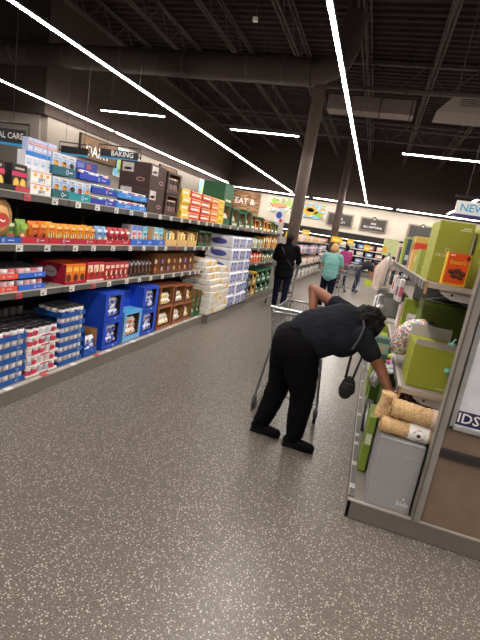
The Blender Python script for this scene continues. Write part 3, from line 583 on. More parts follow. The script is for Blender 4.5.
def can_stack(y0,y1,n,layers,col,desc,sts,pitch=.094,lip=.045,x=XC,deep=4,z0=ZB):
    for l in range(layers):
        z=z0+l*pitch; top=l==layers-1
        b=tray(y1-y0,.31,lip if col else .018,col or '#efe9e6',False)
        F=FR('x+',0,0,0); W_=y1-y0
        if col: b.ell(F,W_*.3,lip*.5,.016,.014,P('#9fb4dc'),n=10); b.ell(F,W_*.3,lip*.5,.010,.009,P(col),.004,n=10)
        else:
            for u in (-.3,.28): b.ell(F,W_*u,.045,.03,.022,P('#c2304c'),.004,n=10)
            b.rect(F,-W_*.1,W_*.2,.0,.012,P('#c2304c'),.0025)
        single(b,'can_tray',f'{ORD[l]} tray up in {desc}','tray',(x,(y0+y1)/2,z),f'trays of {desc}')
        for k in range(deep if top else 1):
            for j,y in enumerate(spread(y0+.006,y1-.006,n)):
                random.choice(sts if top else (RST_IN if sts is RST else CST_IN)).put((x-.042-k*.071,y,z+.005),f'{"black-lidded" if top else "pale"} can in {desc}, {ORD[l]} tray up',f'cans, {ORD[l]} tray of {desc}')
can_stack(2.40,2.84,6,5,'#17509c','the can stack at the near corner',CST)
can_stack(2.86,3.235,5,5,None,'the red and white can stack',RST,.088)
can_stack(3.255,3.60,5,6,'#17509c','the blue stack beside the candy cartons',CST)
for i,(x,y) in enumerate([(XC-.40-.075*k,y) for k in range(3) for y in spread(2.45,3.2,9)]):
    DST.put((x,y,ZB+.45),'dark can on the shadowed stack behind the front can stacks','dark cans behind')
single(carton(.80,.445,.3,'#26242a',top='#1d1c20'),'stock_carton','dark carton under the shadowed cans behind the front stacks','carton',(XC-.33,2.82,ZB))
# candy cartons
CB='#1846c0'
CST2={}
def candy(c1,c2,c3):
    k=(c1,c2,c3)
    if k not in CST2:
        def mk():
            b=pouch(.10,.085,.07,c1); F=FR('x+',.0035,0,0); b.ell(F,0,.045,.028,.02,P(c2,.4)); b.ell(F,.014,.036,.014,.013,P(c3,.4),.005); return b.build('wrapped_candy_bag',cat='candy bag')
        CST2[k]=Stamp(mk)
    return CST2[k]
CANDY=[('#e8e8f2','#3a4fc0','#8a94d8'),('#3f56c8','#eceef8','#c8cdf0'),('#f0eff4','#7a86d0','#3040a0')]
CANDYW=[('#f2ece4','#e0905a','#c8503c'),('#eee9e4','#d86a5a','#e8c070'),('#f4f0ee','#e8b0a0','#d88040')]
CANDYB=[('#f3eee2','#e8c23c','#f6e8b0'),('#efe9dc','#d8d2c0','#f0d060'),('#f4f1ea','#c9c2b0','#e0d8c8')]
def fill(y0,y1,z,h,pal,desc,x=XC,rows=3):
    n=max(2,round((y1-y0)/.085))
    for r_ in range(rows):
        for i,y in enumerate(spread(y0,y1,n)):
            candy(*random.choice(pal)).put((x-.010-.012*(r_%2)-.008*r_,y+random.uniform(-.006,.006),z+.006+r_*h/rows*.93),f'small wrapped bag {desc}',f'wrapped bags {desc}',random.uniform(-.25,.25))
single(open_carton(.22,.27,.3,'#1a54ae','#a87848',.3,None,0,.04,roof=False),'blue_display_carton','small low blue carton with kraft inside beside the blue can stack','carton',(XC,3.735,ZB)); fill(3.65,3.82,ZB,.17,CANDY,'in the low blue carton with kraft inside')
for i,(a,c,nm) in enumerate(((3.93,4.29,'nearer'),(4.73,5.13,'farther'))):
    for l in range(2):
        h=.31
        single(open_carton(c-a,h,.48,CB,'#4a3a30',.16,R(('e',.1,.07,.05,.04,'#aab8e8')),.1,.17),'blue_candy_carton',f'big royal blue candy carton, {("lower","upper")[l]} of {nm} pair','carton',(XC,(a+c)/2,ZB+l*(h+.008)),'royal blue candy cartons')
        fill(a+.06,c-.06,ZB+l*(h+.008)+.03,.2,CANDY,f'in {("lower","upper")[l]} {nm} royal blue carton',XC-.02)
LB='#5aa6e0'
def dots(b,F,w,h):
    for k in range(16): b.rect(F,(-.48+.06*k)*w,(-.45+.06*k)*w,h*(.02+.04*(k%3)),h*(.06+.04*(k%3)),P('#e2eef8'))
    for k in range(8):
        for s in(-1,1): b.rect(F,s*w*.44-w*.02,s*w*.44+w*.02,h*(.2+.09*k),h*(.24+.09*k),P('#d8e8f6'))
single(open_carton(.4,.37,.42,LB,'#6a4a38',.2,dots,.1,.13),'sky_blue_candy_carton','sky blue checked candy carton between the royal blue pairs','carton',(XC+.005,4.53,ZB)); fill(4.40,4.66,ZB+.05,.22,CANDYW,'in the sky blue carton',XC-.01)
single(carton(.34,.2,.4,CB),'stock_carton','plain blue carton resting on the sky blue candy carton, set back in shade','carton',(XC-.16,4.55,ZB+.38))
BB='#8a4a2a'
for i,(a,c) in enumerate(((5.17,5.62),(5.65,6.01),(6.03,6.31))):
    for l in range(2):
        h=.29-.012*i
        single(open_carton(c-a,h,.45,BB,'#a8743c',.14,R(('r',-.5,.5,.0,.04,'#b8805a')),.0,.1),'brown_candy_carton',f'reddish brown candy carton, {("lower","upper")[l]} in {ORD[i]} pair from near end','carton',(XC,(a+c)/2,ZB+l*(h+.008)),'reddish brown candy cartons')
        fill(a+.07,c-.07,ZB+l*(h+.008)+.03,.15,CANDYB,f'in {("lower","upper")[l]} brown carton of {ORD[i]} pair',XC-.012,2)
for i,(a,c) in enumerate(((6.33,6.5),(6.52,6.70))):
    single(open_carton(c-a,.42,.4,'#20603c','#a8743c',.2,R(('r',-.4,.4,.45,.5,'#20603c')),0,.14,roof=False),'green_candy_carton',f'tall green candy carton beside the paper towel stack, {("nearer","farther")[i]} of two','carton',(XC,(a+c)/2,ZB),'tall green candy cartons')
    fill(a+.03,c-.03,ZB+.04,.3,[('#e9efe0','#8ac06a','#d8e8c0'),('#f0f0e6','#5a9a5a','#c8d8a8')],f'in {("nearer","farther")[i]} tall green carton',XC-.012,3)

# ---- paper towel and toilet paper stacks on the floor platform
def roll_pack(w,h,d,n,c,logo,band):
    """film-wrapped pack: row of paper rolls bulging through the wrap"""
    b=MB(); m=P(c,.45); K=n*6; vs=[]; top=[]
    for z,inn in ((0,.02),(h*.12,0),(h*.88,0),(h,.02)):
        for i in range(K+1):
            t=i/K; bul=.012*abs(math.sin(PI*n*t)); vs.append((bul-inn-.012,(-w/2+inn)+(w-2*inn)*t,z))
        vs.append((-d+inn,w/2-inn,z)); vs.append((-d+inn,-w/2+inn,z))
    L_=K+3; fs=[(k*L_+i,k*L_+(i+1)%L_,(k+1)*L_+(i+1)%L_,(k+1)*L_+i) for k in range(3) for i in range(L_)]
    fs+=[tuple(range(L_))[::-1],tuple(range(3*L_,4*L_))]; b.add(vs,fs,m)
    F=FR('x+',.004,0,0); logo(b,F,w,h)
    G=FR('y-',-d/2,-w/2-.001,0); b.ell(G,0,h*.5,d*.3,h*.26,P(band,.5)); b.ell(FR('z+',-d*.5,0,h),0,0,w*.28,d*.2,P(band,.5)); return b
def y_logo_shade(b,F,w,h):
    b.rect(F,-w*.47,w*.47,h*.0,h*.10,P('#a8a29c',.5)); b.rect(F,-w*.47,w*.47,h*.72,h*.80,P('#e3cfae',.5))  # grey foot band paints the shadowed gap between layers; the rest is print
    for k in range(3): b.ell(F,(-.3+.3*k)*w,h*.5,w*.08,h*.26,P('#d9c2a6',.5)); b.ell(F,(-.3+.3*k)*w,h*.52,w*.05,h*.14,P('#f2eade',.5),.005)
def yy_logo(b,F,w,h):
    y_logo_shade(b,F,w,h); b.rect(F,w*.12,w*.46,h*.16,h*.9,P('#e8ae36',.5),.006)
def p_logo(b,F,w,h):
    for k in range(2): b.rect(F,(-.36+.44*k)*w,(-.16+.44*k)*w,h*.15,h*.85,P('#4a52a8',.5)); b.rect(F,(-.12+.44*k)*w,(-.02+.44*k)*w,h*.2,h*.8,P('#8f96c8',.5)); b.ell(F,(-.26+.44*k)*w,h*.5,w*.05,h*.2,P('#dfe2f0',.5),.005)
yst=Stamp(lambda: roll_pack(.30,.10,.55,4,'#efece8',y_logo_shade,'#e9e2d8').build('paper_towel_pack',cat='paper pack'))
yst2=Stamp(lambda: roll_pack(.30,.10,.55,4,'#f0ede6',yy_logo,'#e9b03c').build('paper_towel_pack',cat='paper pack'))
for l in range(9):
    for j in range(3):
        if l==8 and j==2: continue
        if l==9 and j==2 and False: continue
        back=max(0,l-4)*.045*(1 if j<2 else .5)
        (yst2 if (l+j)%3==0 or l>=7 else yst).put((-2.45-back+random.uniform(-.015,.015),6.905+.308*j+0,.144+l*.1005),f'white and yellow paper towel pack, {ORD[l]} layer, {("nearest","middle","farthest")[j]} column of its pile','yellow paper towel packs',random.uniform(-.03,.03))
bst=Stamp(lambda: roll_pack(.412,.222,.55,4,'#e6e5ee',p_logo,'#4b50a0').build('toilet_paper_pack',cat='paper pack'))
for l in range(6):
    for j in range(3):
        bst.put((-2.45+random.uniform(-.02,.015)-.012*l,7.965+.42*j,.144+l*.2255),f'white and blue toilet paper pack, {ORD[l]} layer, {("nearest","middle","farthest")[j]} column of its pile','blue toilet paper packs',random.uniform(-.008,.008))

# ---- far end of this run
for i,(y,w_,h,c,c2) in enumerate(((9.27,.36,.52,'#2a7ac8','#e6eef6'),(9.66,.34,.55,'#6a6458','#c8b88a'),(10.03,.34,.56,'#e2a81e','#f4e6b8'),(10.46,.44,.58,'#1d5a40','#c8d8c0'),(10.96,.46,.58,'#226a48','#d8e4d0'),(11.5,.5,.58,'#1a523a','#b8ccb0'))):
    single(open_carton(w_,h/2-.004,.4,c,'#5a4a38',.5,R(('r',-.3,.3,.1,.3,c2)),.1,.14),'shipping_display_carton',f'{("blue","grey","yellow","green","green","dark green")[i]} display carton on bottom shelf past the paper packs, lower, {ORD[i]} along','carton',(XC,y,ZB),'far bottom display cartons')
    single(open_carton(w_,h/2-.004,.4,c,'#5a4a38',.5,R(('r',-.3,.3,.1,.3,c2)),.1,.14),'shipping_display_carton',f'{("blue","grey","yellow","green","green","dark green")[i]} display carton on bottom shelf past the paper packs, upper, {ORD[i]} along','carton',(XC,y,ZB+h/2),'far bottom display cartons')
    for l in range(2): single(pouch(w_*.7,h*.36,.2,c2),'pet_food_bag',f'bag in the {("lower","upper")[l]} {ORD[i]} far bottom carton','bag',(XC-.02,y,ZB+.01+l*h/2),'bags in far bottom cartons')
def small_goods(ys,x,z,cols,hs,w_,name,lab,cat,group):
    for i,y in enumerate(ys):
        c=cols[i%len(cols)]; h=hs[i%len(hs)]
        single(carton(w_,h,.25,c,R(('r',-.38,.38,.55,.85,'#efe8d8'),('e',0,.3,.3,.18,'#c8905a'))),name,lab.format(ORD[i]),cat,(x,y,z),group)
small_goods(spread(9.15,10.7,6),XF,.922,['#d8401e','#e2581e','#c8341c'],[.2,.22],.22,'red_snack_box','red orange box on the far middle shelf, {} along','box','red boxes on far middle shelf')
small_goods(spread(10.75,12.2,6),XF,.922,['#1f5a40','#3a7a5a'],[.2,.16],.2,'green_snack_box','green box at the end of the far middle shelf, {} along','box','green boxes on far middle shelf')
small_goods(spread(9.15,10.6,6),XF,1.272,['#c8d8c8','#4a8a6a','#9ab8a0'],[.22,.2],.2,'pale_green_box','pale green box on the far upper shelf, {} along','box','pale green boxes on far upper shelf')
small_goods(spread(10.65,12.2,7),XF,1.272,['#e0a01e','#1e1c1a','#d89a2a'],[.26,.3],.17,'bottle_box','yellow or black pack on the far upper shelf, {} along','box','yellow and black packs on far upper shelf')
t=thing('blade_sign','tall white end sign with blue and red marks beside the man in black','sign',(-2.8,12.55,0))
b=MB(); b.box(-.14,.12,-.015,.015,.9,2.4,P('#dcdfe8',.5)); F=FR('y-',0,-.015,0)
for u,v,ru,rv,c in ((-.02,2.2,.09,.1,'#3a4a9a'),(.05,2.05,.05,.06,'#c03a44'),(0,1.7,.06,.05,'#4a56a8'),(.03,1.25,.05,.06,'#b8b8c8')): b.ell(F,u,v,ru,rv,P(c))
b.build('board',t); b=MB(); b.box(-.03,.03,.015,.04,.02,2.3,RAIL); b.box(-.18,.18,-.1,.12,0,.02,RAIL); b.build('stand',t)

# ------------------------------------------------------------------ second run beyond the cross passage
g2=thing('gondola_shelving','second grey shelving run beyond the thick column','shelving',(0,0,0))
b=MB(); b.box(-2.57,-2.53,14.6,23.5,.005,.13,KICK); b.box(-3.9,-2.55,14.6,23.5,.11,.14,SHELF); b.build('base_deck',g2)
b=MB(); b.box(-3.3,-3.26,14.6,23.5,.14,1.7,BACKP); b.build('back_panel',g2); b=MB(); b.box(-3.9,-2.6,14.56,14.6,.005,1.6,P('#a8a29c')); b.build('end_panel',g2)
for z in (1.55,1.1,.62):
    for a in (14.6,16.8,19.0,21.2): shelf_part(g2,-2.62,-3.26,a,a+2.2,z,2)
def far_shelf(z,pal,h,lab,grp,y0=14.75,y1=23.3,n=16):
    sts={}
    for i,y in enumerate(spread(y0,y1,n)):
        c=pal[i*7%len(pal)]
        if c not in sts: sts[c]=Stamp(lambda c=c: carton((y1-y0)/n*.88,h,.35,c,R(('r',-.35,.35,.5,.8,'#f0ece6'),('e',.1,.3,.2,.15,'#d8b08a'))).build('packaged_goods',cat='package'))
        sts[c].put((-2.64,y,z+.003),lab+f', {ORD[i]} along',grp)
far_shelf(1.55,['#e8b81e','#d8c8b0','#e2902a','#c8a888','#e8dcc8'],.24,'tan or yellow package on top of second run','packages on top of second run')
far_shelf(1.1,['#3a3f9a','#4a50a8','#d8a0b8','#dcd4dc','#c85a8a','#b8d0c8'],.3,'purple or pink package on upper shelf of second run','packages on upper shelf of second run')
far_shelf(.62,['#d8d2ca','#b84a34','#e0d8d0','#c8c0b8'],.26,'pale package on middle shelf of second run','packages on middle shelf of second run')
far_shelf(.142,['#c8c4be','#8a8a82','#d8d4ce','#4a6a58'],.3,'grey package on bottom shelf of second run','packages on bottom shelf of second run')

# ------------------------------------------------------------------ refrigerated case along the far wall
fc=thing('refrigerated_case','long dark refrigerated case of packages along the far end wall','display case',(0,26.9,0))
b=MB(); b.box(-7.2,4,-.9,-.86,0,.35,P('#6a6664')); b.box(-7.2,4,-.9,-.05,.3,.36,P('#2a2a2c')); b.build('base',fc)
b=MB(); b.box(-7.2,4,-.1,-.05,.36,2.0,P('#26262a')); b.build('back_panel',fc)
b=MB(); b.box(-7.2,4,-.9,-.05,2.0,2.35,P('#1c1b1d')); b.build('header',fc)
b=MB(); b.box(-7.0,3.8,-.84,-.8,1.985,2.0,P('#f4f2ee',emit=9.,key='case')); b.build('case_light',fc)
for z in (.75,1.15,1.55): b=MB(); b.box(-7.2,4,-.78,-.1,z-.03,z,P('#3a3a3c')); b.box(-7.2,4,-.8,-.78,z-.05,z,TAGW); b.build('shelf',fc)
pal=['#d87a6a','#c8a0c8','#7a9ad0','#e2d8d0','#e8c0b0','#5a80c0','#d05a6a','#b8c8d8','#e8b84a']
pst=[Stamp(lambda c=c: pouch(.4,.27,.3,c,R(('e',0,.5,.3,.25,'#f2ece6'))).build('chilled_package',cat='package')) for c in pal]
for j,z in enumerate((.362,.752,1.152,1.552)):
    for i,x in enumerate(spread(-7.0,3.8,20)):
        random.choice(pst).put((x,26.12,z),f'chilled package in the far end case, {("lowest","lower middle","upper middle","highest")[j]} row','chilled packages, '+("lowest","lower middle","upper middle","highest")[j]+' row',-PI/2)
for i,(x,z,y,w_) in enumerate(((-3.13,1.78,20,.32),(-1.75,1.70,20.6,.5),(-1.15,1.70,21,.3),(-.35,1.55,20,.26))):
    t=thing('sale_sign',f'small yellow sale sign above the far shelves, {ORD[i]} from the thick column','sign',(x,y,z)); b=MB(); b.box(-w_/2,w_/2,-.01,.01,0,.26,P('#f2c01e',.5)); b.rect(FR('y-',0,-.01,0),-w_*.3,w_*.3,.08,.16,P('#f8e8a0')); b.build('card',t)
    zb=-z if i else 1.552-z; b=MB(); b.tube((0,0,zb),(0,0,0),.012,CHROME,6); b.tube((0,0,zb),(0,0,zb+.015),.16 if i else .06,CHROME,14); b.build('stand',t)

# ------------------------------------------------------------------ right hand shelving with its end panel
RK='#6c655e'
g3=thing('gondola_shelving','grey shelving run of household goods behind the brown end panel','shelving',(0,0,0))
b=MB(); b.box(.18,.20,2.62,9.4,.005,.125,KICK); b.box(.18,1.9,2.62,2.64,.005,.125,KICK,bev=.002); b.build('kick_plate',g3)
b=MB(); b.box(.20,1.9,2.64,9.4,.10,.128,P('#7a736d')); b.box(.176,1.9,2.616,2.645,.122,.13,P('#a39c95',.4)); b.build('base_deck',g3)
b=MB(); b.box(.178,.215,2.66,9.4,.128,.136,P('#5d5b59',.4)); b.box(.176,.181,2.66,9.4,.128,.142,TRIM); b.build('base_rail',g3)
for k,y in enumerate((2.78,3.1,3.45,3.62,4.1,4.6,5.2,5.9,6.7,7.6)):
    b=MB(); b.box(.180,.214,y-.03,y+.03,.137,.141,P('#b5b2af',.5)); b.build('price_tag',g3)
b=MB(); b.box(.93,.97,2.7,9.4,.13,2.0,BACKP); b.build('back_panel',g3)
for a,c in ((2.86,4.1),(4.1,5.35),(5.35,6.6),(6.6,7.85)):
    for z in (.868,1.558):
        if a>5 and z<1: continue
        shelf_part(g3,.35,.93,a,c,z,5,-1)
for z in (.868,1.558):                                   # rounded end bracket under the near shelf ends
    b=MB(); pts=[(.42,-.03),(.86,-.03),(.86,-.10),(.5,-.085),(.44,-.06)]; n=len(pts)
    b.add([(x,2.865,z+q) for x,q in pts]+[(x,2.873,z+q) for x,q in pts],[tuple(range(n)),tuple(range(2*n-1,n-1,-1))]+[(i,n+i,n+(i+1)%n,(i+1)%n) for i in range(n)],P('#b0aaa6',.45))
    b.ell(FR('y-',.5,2.865,z-.055),0,0,.008,.008,BLACK); b.build('shelf_end_bracket',g3)
    b=MB(); b.box(.338,.352,2.845,2.862,z-.075,z+.004,P('#b08858',.6)); b.box(.352,.93,2.848,2.86,z-.032,z+.003,P('#b9aa98',.5)); b.build('shelf_end_trim',g3)
ec=thing('end_panel','brown end panel with framed poster closing the shelving run','panel',(0,2.6,0))
PB='#7f6a5a'
b=MB(); b.box(.60,1.9,.03,.06,.133,2.25,P(PB,.6,bump=.05)); b.build('panel_board',ec)
b=MB(); b.box(.562,.612,.0,.07,.133,2.25,P('#8d8781',.4),bev=.004); b.box(.566,.574,-.004,.0,.134,2.25,P('#5c5753',.4)); b.build('upright_post',ec)
b=MB(); b.box(.613,1.9,.006,.03,.585,.635,P('#2b2829',.5),bev=.004); b.build('bumper_rail',ec)
fr=MB(); S=P('#b9b9ba',.25,.6)
for a in ((.622,.65,.765,2.0),(1.5,1.528,.765,2.0)): fr.box(a[0],a[1],.004,.03,a[2],a[3],S,bev=.005)
fr.box(.622,1.528,.004,.03,.765,.793,S,bev=.005); fr.box(.622,1.528,.004,.03,1.972,2.0,S,bev=.005); fr.build('poster_frame',ec)
b=MB(); b.box(.65,1.5,.018,.03,.793,1.972,P('#d6d7de',.4)); F=FR('y-',0,.018,0); b.rect(F,.65,1.5,.80,.885,P('#231f4c',.5)); b.rect(F,.65,1.5,.793,.80,P('#cfd0d8',.4))
b.text(F,'IDS',.712,.842,.082,WHITE); b.text(F,'A',.822,.842,.082,P('#7db2e8',.5)); b.build('poster',ec)

# grey carton and rolls at the near end
G='#9b9a9c'
b=MB(); b.box(-.135,.13,0,.36,0,.46,P(G,.55,var=.03),bev=.004); F=FR('y-',0,0,0)
b.text(F,'kids',.08,.06,.045,P('#e6e6e8')); b.ell(F,.08,.095,.006,.007,P('#e6e6e8')); b.rect(F,.02,.12,.028,.030,P('#c8c8ca')); b.rect(F,.02,.12,.375,.378,P('#b8b8ba')); b.rect(F,-.13,.125,.448,.452,P('#88878a')); b.rect(F,-.128,-.126,.005,.46,P('#b9b8ba'))
single(b,'kids_carton','tall grey carton lettered kids at the near end of the base shelf','carton',(.418,2.648,.131))
JUTE=print_mat('jute_weave',['#d8b484','#cfa878','#dfc096','#bf9764','#d4b080'],150,.9,(1,1,1))
def rug_roll(L_,r,wrap=None):
    b=MB(); n=22; vs=[]; rings=26
    for k in range(rings+1):
        x=-L_/2+L_*k/rings
        for i in range(n):
            a=2*PI*i/n; rr=r*(1+.05*math.sin(7*a+k*.9)+.035*math.sin(k*2.1))
            vs.append((x,rr*math.cos(a),rr*math.sin(a)))
    fs=[(k*n+i,k*n+(i+1)%n,(k+1)*n+(i+1)%n,(k+1)*n+i) for k in range(rings) for i in range(n)]
    b.add(vs,fs,JUTE,None,True)
    for e in (0,1):                                     # spiral of the rolled edge
        x=-L_/2+.001 if e==0 else L_/2-.001
        b.add([(x,v[1],v[2]) for v in vs[(0 if e==0 else rings*n):(n if e==0 else rings*n+n)]],[tuple(range(n)) if e==0 else tuple(range(n))[::-1]],P('#8f6a40',.9))
        pts=[(x+(-.004 if e==0 else .004),(r*.95-.0011*j)*math.cos(j*.33),(r*.95-.0011*j)*math.sin(j*.33)) for j in range(int(r*.8/.0011))]
        b.path(pts,.0035,P('#d0aa78',.9),5)
    return b
t=rug_roll(.33,.05).build('rolled_jute_rug',label='rolled jute rug with white paper band lying on the grey carton',cat='rug',loc=(.432,2.72,.648)); t.rotation_euler=(0,.03,.03)
b=MB(); b.lathe([(.0545,.0),(.0545,.115)],24,WHITE,Matrix.Rotation(PI/2,4,'Y')); 
for (r_,m_,o_) in ((.036,P('#cfa07c'),.0552),(.012,P('#2a2226'),.0562)):
    pts=[(.058+r_*math.cos(2*PI*i/16), -math.sqrt(max(0,o_**2-(r_*math.sin(2*PI*i/16))**2)), r_*math.sin(2*PI*i/16)) for i in range(16)]
    b.add(pts,[tuple(range(16))],m_)
b.build('paper_band',t)
t=rug_roll(.30,.058).build('rolled_jute_rug',label='thicker rolled jute rug on top, its end tucked behind the grey post',cat='rug',loc=(.455,2.735,.757)); t.rotation_euler=(0,.09,.05)
b=MB(); b.lathe([(.063,.085),(.063,.12)],24,P('#e0c6b8'),Matrix.Rotation(PI/2,4,'Y')); b.build('paper_band',t)
b=MB(); n=16; vs=[]
for k in range(13):
    z=.17*k/12; 
    for i in range(n):
        a=2*PI*i/n; f=1+.07*math.sin(5*a)+.05*math.sin(a*9+k*.3); fl=.82+.3*abs(z-.09)/.09*.6
        vs.append((.055*fl*f*math.cos(a),.05*fl*f*math.sin(a),z))
b.add(vs,[(k*n+i,k*n+(i+1)%n,(k+1)*n+(i+1)%n,(k+1)*n+i) for k in range(12) for i in range(n)]+[tuple(range(n))[::-1],tuple(range(12*n,13*n))],JUTE,None,True)
o=b.build('jute_bundle',label='upright bundle of jute beside the two rolled rugs',cat='rug',loc=(.272,2.80,.66)); o.rotation_euler=(0,.12,0)
b=carton(.3,.48,.22,'#3f5a1a'); o=single(b,'dark_green_carton','dark green carton standing beyond the jute bundle, behind the grey carton','carton',(.55,3.45,.13)); 
# patterned cloths
FLORAL=print_mat('floral_cloth',['#efe6da','#e8dcd0','#d88a6a','#efe8e0','#7f9a6a','#e9ddd2','#c86a7a','#efe6da','#8a9ac0'],75,.85)
REDF=print_mat('red_floral_cloth',['#4a1a22','#7a2430','#d8b8a8','#3a141c','#a83a48','#58202a'],55,.9)
STRIPE=print_mat('grey_striped_cloth',['#d8d8da','#8a8c92','#e4e4e6','#6f7278'],26,.85,(1,4,1))
def folded(pts,w,th,mat,name,label,cat,loc,rotz=0,wob=.008):
    """thick folded cloth following a profile in x-z, w wide in y"""
    pts=[Vector((p[0],0,p[1])) for p in pts]; b=MB(); ny=8; vs=[]; K=len(pts)
    for side in (0,1):
        for k,p in enumerate(pts):
            t=(pts[min(k+1,K-1)]-pts[max(k-1,0)]).normalized(); nrm=Vector((-t.z,0,t.x))
            for j in range(ny+1):
                y=-w/2+w*j/ny; q=wob*math.sin(j*2.1+k*.8+side)
                e=.35 if j in (0,ny) else 1
                vs.append(p+nrm*((th/2*e if side else -th/2*e)+q)+Vector((0,y,0)))
    A=lambda s,k,j: s*K*(ny+1)+k*(ny+1)+j
    fs=[]
    for k in range(K-1):
        for j in range(ny): fs.append((A(1,k,j),A(1,k,j+1),A(1,k+1,j+1),A(1,k+1,j))); fs.append((A(0,k,j+1),A(0,k,j),A(0,k+1,j),A(0,k+1,j+1)))
        fs.append((A(0,k,0),A(1,k,0),A(1,k+1,0),A(0,k+1,0))); fs.append((A(1,k,ny),A(0,k,ny),A(0,k+1,ny),A(1,k+1,ny)))
    for j in range(ny): fs.append((A(0,0,j),A(0,0,j+1),A(1,0,j+1),A(1,0,j))); fs.append((A(0,K-1,j+1),A(0,K-1,j),A(1,K-1,j),A(1,K-1,j+1)))
    b.add(vs,fs,mat,None,True); o=b.build(name,label=label,cat=cat,loc=loc); o.rotation_euler=(0,0,rotz); return o
folded([(-.02,-.16),(-.02,-.08),(-.005,-.01),(.04,.03),(.10,.045),(.17,.03)],.26,.13,FLORAL,'floral_blanket','folded pale floral blanket drooping over the green carton on lower shelf','blanket',(.36,3.46,1.13),-.15)
folded([(-.05,-.02),(.02,.02),(.1,.03),(.2,.0)],.22,.05,REDF,'red_floral_cloth','dark red floral cloth bunched behind the rolled rugs','cloth',(.42,3.36,.66),0,.02)
folded([(-.06,-.10),(-.03,-.02),(.03,.04),(.10,.05)],.24,.04,STRIPE,'striped_cloth','grey and white striped cloth below the lower shelf edge','cloth',(.27,3.66,.715),.2,.004)
# lower shelf goods
def frontbox(w,d,h,col,deco=None,top=None,side=None,bev=.004):
    """carton whose printed face looks to -y; origin at the middle of its front bottom edge"""
    b=MB(); b.box(-w/2,w/2,0,d,0,h,P(col,.55,var=.04),bev=bev)
    if deco: deco(b,FR('y-',0,0,0),w,h)
    if side: side(b,FR('x-',-w/2,d/2,0),d,h)
    if top: b.box(-w/2+.004,w/2-.004,.004,d-.004,h-.002,h+.0015,P(top,.6))
    return b
LIME='#9ca232'
b=frontbox(.27,.36,.28,LIME,R(('t','CROFTON',.32,.08,.05,'#dfe6c0')))
F=FR('y-',0,0,0); m=P('#d6d0ca',.6)
b.add([(-.135,.0,.28),(.135,.0,.28),(.14,-.03,.325),(-.13,-.03,.325)],[(0,1,2,3),(3,2,1,0)],m); b.add([(-.135,.36,.28),(.135,.36,.28),(.135,.38,.36),(-.135,.38,.36)],[(0,1,2,3),(3,2,1,0)],m)
single(b,'lime_green_carton','lime green carton with open grey flap at near end of lower shelf','carton',(.51,2.93,.87))
single(frontbox(.34,.3,.5,'#66762a',R(('r',-.5,.5,.95,1,'#7a922c'))),'olive_green_carton','tall olive green carton standing behind the lime one on lower shelf','carton',(.62,3.62,.87))
b=MB(); b.ball((0,0,0),(.022,.022,.02),P('#6fb8ae',.4)); b.tube((.018,0,0),(.045,0,0),.012,BLACK,10); single(b,'teal_gadget','small round teal gadget with black end before lime carton','gadget',(.595,2.895,1.03)) 
b=MB(); b.ball((0,0,0),(.03,.025,.025),P('#7cc2b4',.5)); b.tube((0,0,.02),(.015,0,.05),.006,P('#7cc2b4',.5),8); single(b,'teal_fruit_cover','teal rounded cover lying on top of the lime carton','gadget',(.60,2.99,1.175))
def hanger_set(label,loc):
    t=thing('hanger_pack',label,'hanger',loc); 
    b=MB(); b.path([(-.16,0,0),(-.02,0,.055),(0,0,.06),(.02,0,.055),(.16,0,0),(-.16,0,0)],.006,P('#e2e0de',.4),6); b.build('white_hanger',t)
    b=MB(); b.path([(-.14,.03,.012),(0,.03,.06),(.15,.03,.02),(-.14,.03,.012)],.007,BLACK,6); b.build('black_hanger',t)
    b=MB(); b.path([(0,0,.06),(.0,0,.085),(.015,0,.1),(.03,0,.09)],.004,CHROME,6); b.build('hook',t); return t
hanger_set('black and white hangers lying on top of the olive green carton',(.62,3.66,1.378))
single(frontbox(.26,.1,.16,'#d8c8b0',R(('e',0,.5,.3,.3,'#8fa078'),('r',-.5,.5,.8,1,'#b99a6a'))),'gift_basket_box','small beige printed box behind the lime carton','box',(.55,3.33,.87))
# top shelf goods
def crof(b,F,w,h):
    b.text(F,'CROFTON',-.12*w,.44*h,.028,P('#dfe4bc')); b.ell(F,-.12*w,.53*h,.013,.013,P('#dfe4bc')); b.ell(F,-.12*w,.53*h,.010,.010,P(LIME),.004)
    b.rect(F,.2*w,.42*w,.90*h,.92*h,P('#dfe4bc')); b.rect(F,.1*w,.42*w,.87*h,.885*h,P('#dfe4bc'))
single(frontbox(.205,.42,.385,LIME,crof,None,lambda b,F,w,h: b.text(F,'C',0,.3*h,.06,P('#dfe4bc'))),'tall_lime_carton','tall lime green carton on top shelf behind the orange candy box','carton',(.458,3.03,1.561))
single(frontbox(.225,.42,.37,LIME,crof),'tall_lime_carton','lime green carton on top shelf mostly hidden by the grey post','carton',(.705,2.98,1.56))
single(frontbox(.02,.3,.34,'#d8d4d0'),'white_board','thin pale board wedged between the two lime cartons','board',(.568,3.05,1.56))
def choco(b,F,w,h):
    b.rect(F,-.5*w,.5*w,0,.06*h,P('#f0c02a')); b.rect(F,.44*w,.5*w,0,h,P('#f0c02a')); b.rect(F,-.5*w,-.46*w,0,h,P('#f0a42a'))
    b.text(F,"Reese's",-.02*w,.72*h,.2*h,P('#f8d030'),.005,.8,.05)
    for u,v,r in ((-.2,.42,.16),(.05,.46,.17),(.26,.38,.16),(-.05,.3,.16),(.22,.26,.13)): b.ell(F,u*w,v*h,r*w,r*w*.72,P('#4a2016'),.0055); b.ell(F,u*w,v*h+.006,r*w*.7,r*w*.35,P('#7a3a20'),.006)
    b.ell(F,.38*w,.88*h,.09*w,.07*h,P('#5a2a16'),.005); b.rect(F,-.42*w,-.2*w,.9*h,.95*h,P('#f8e8d8'),.005)
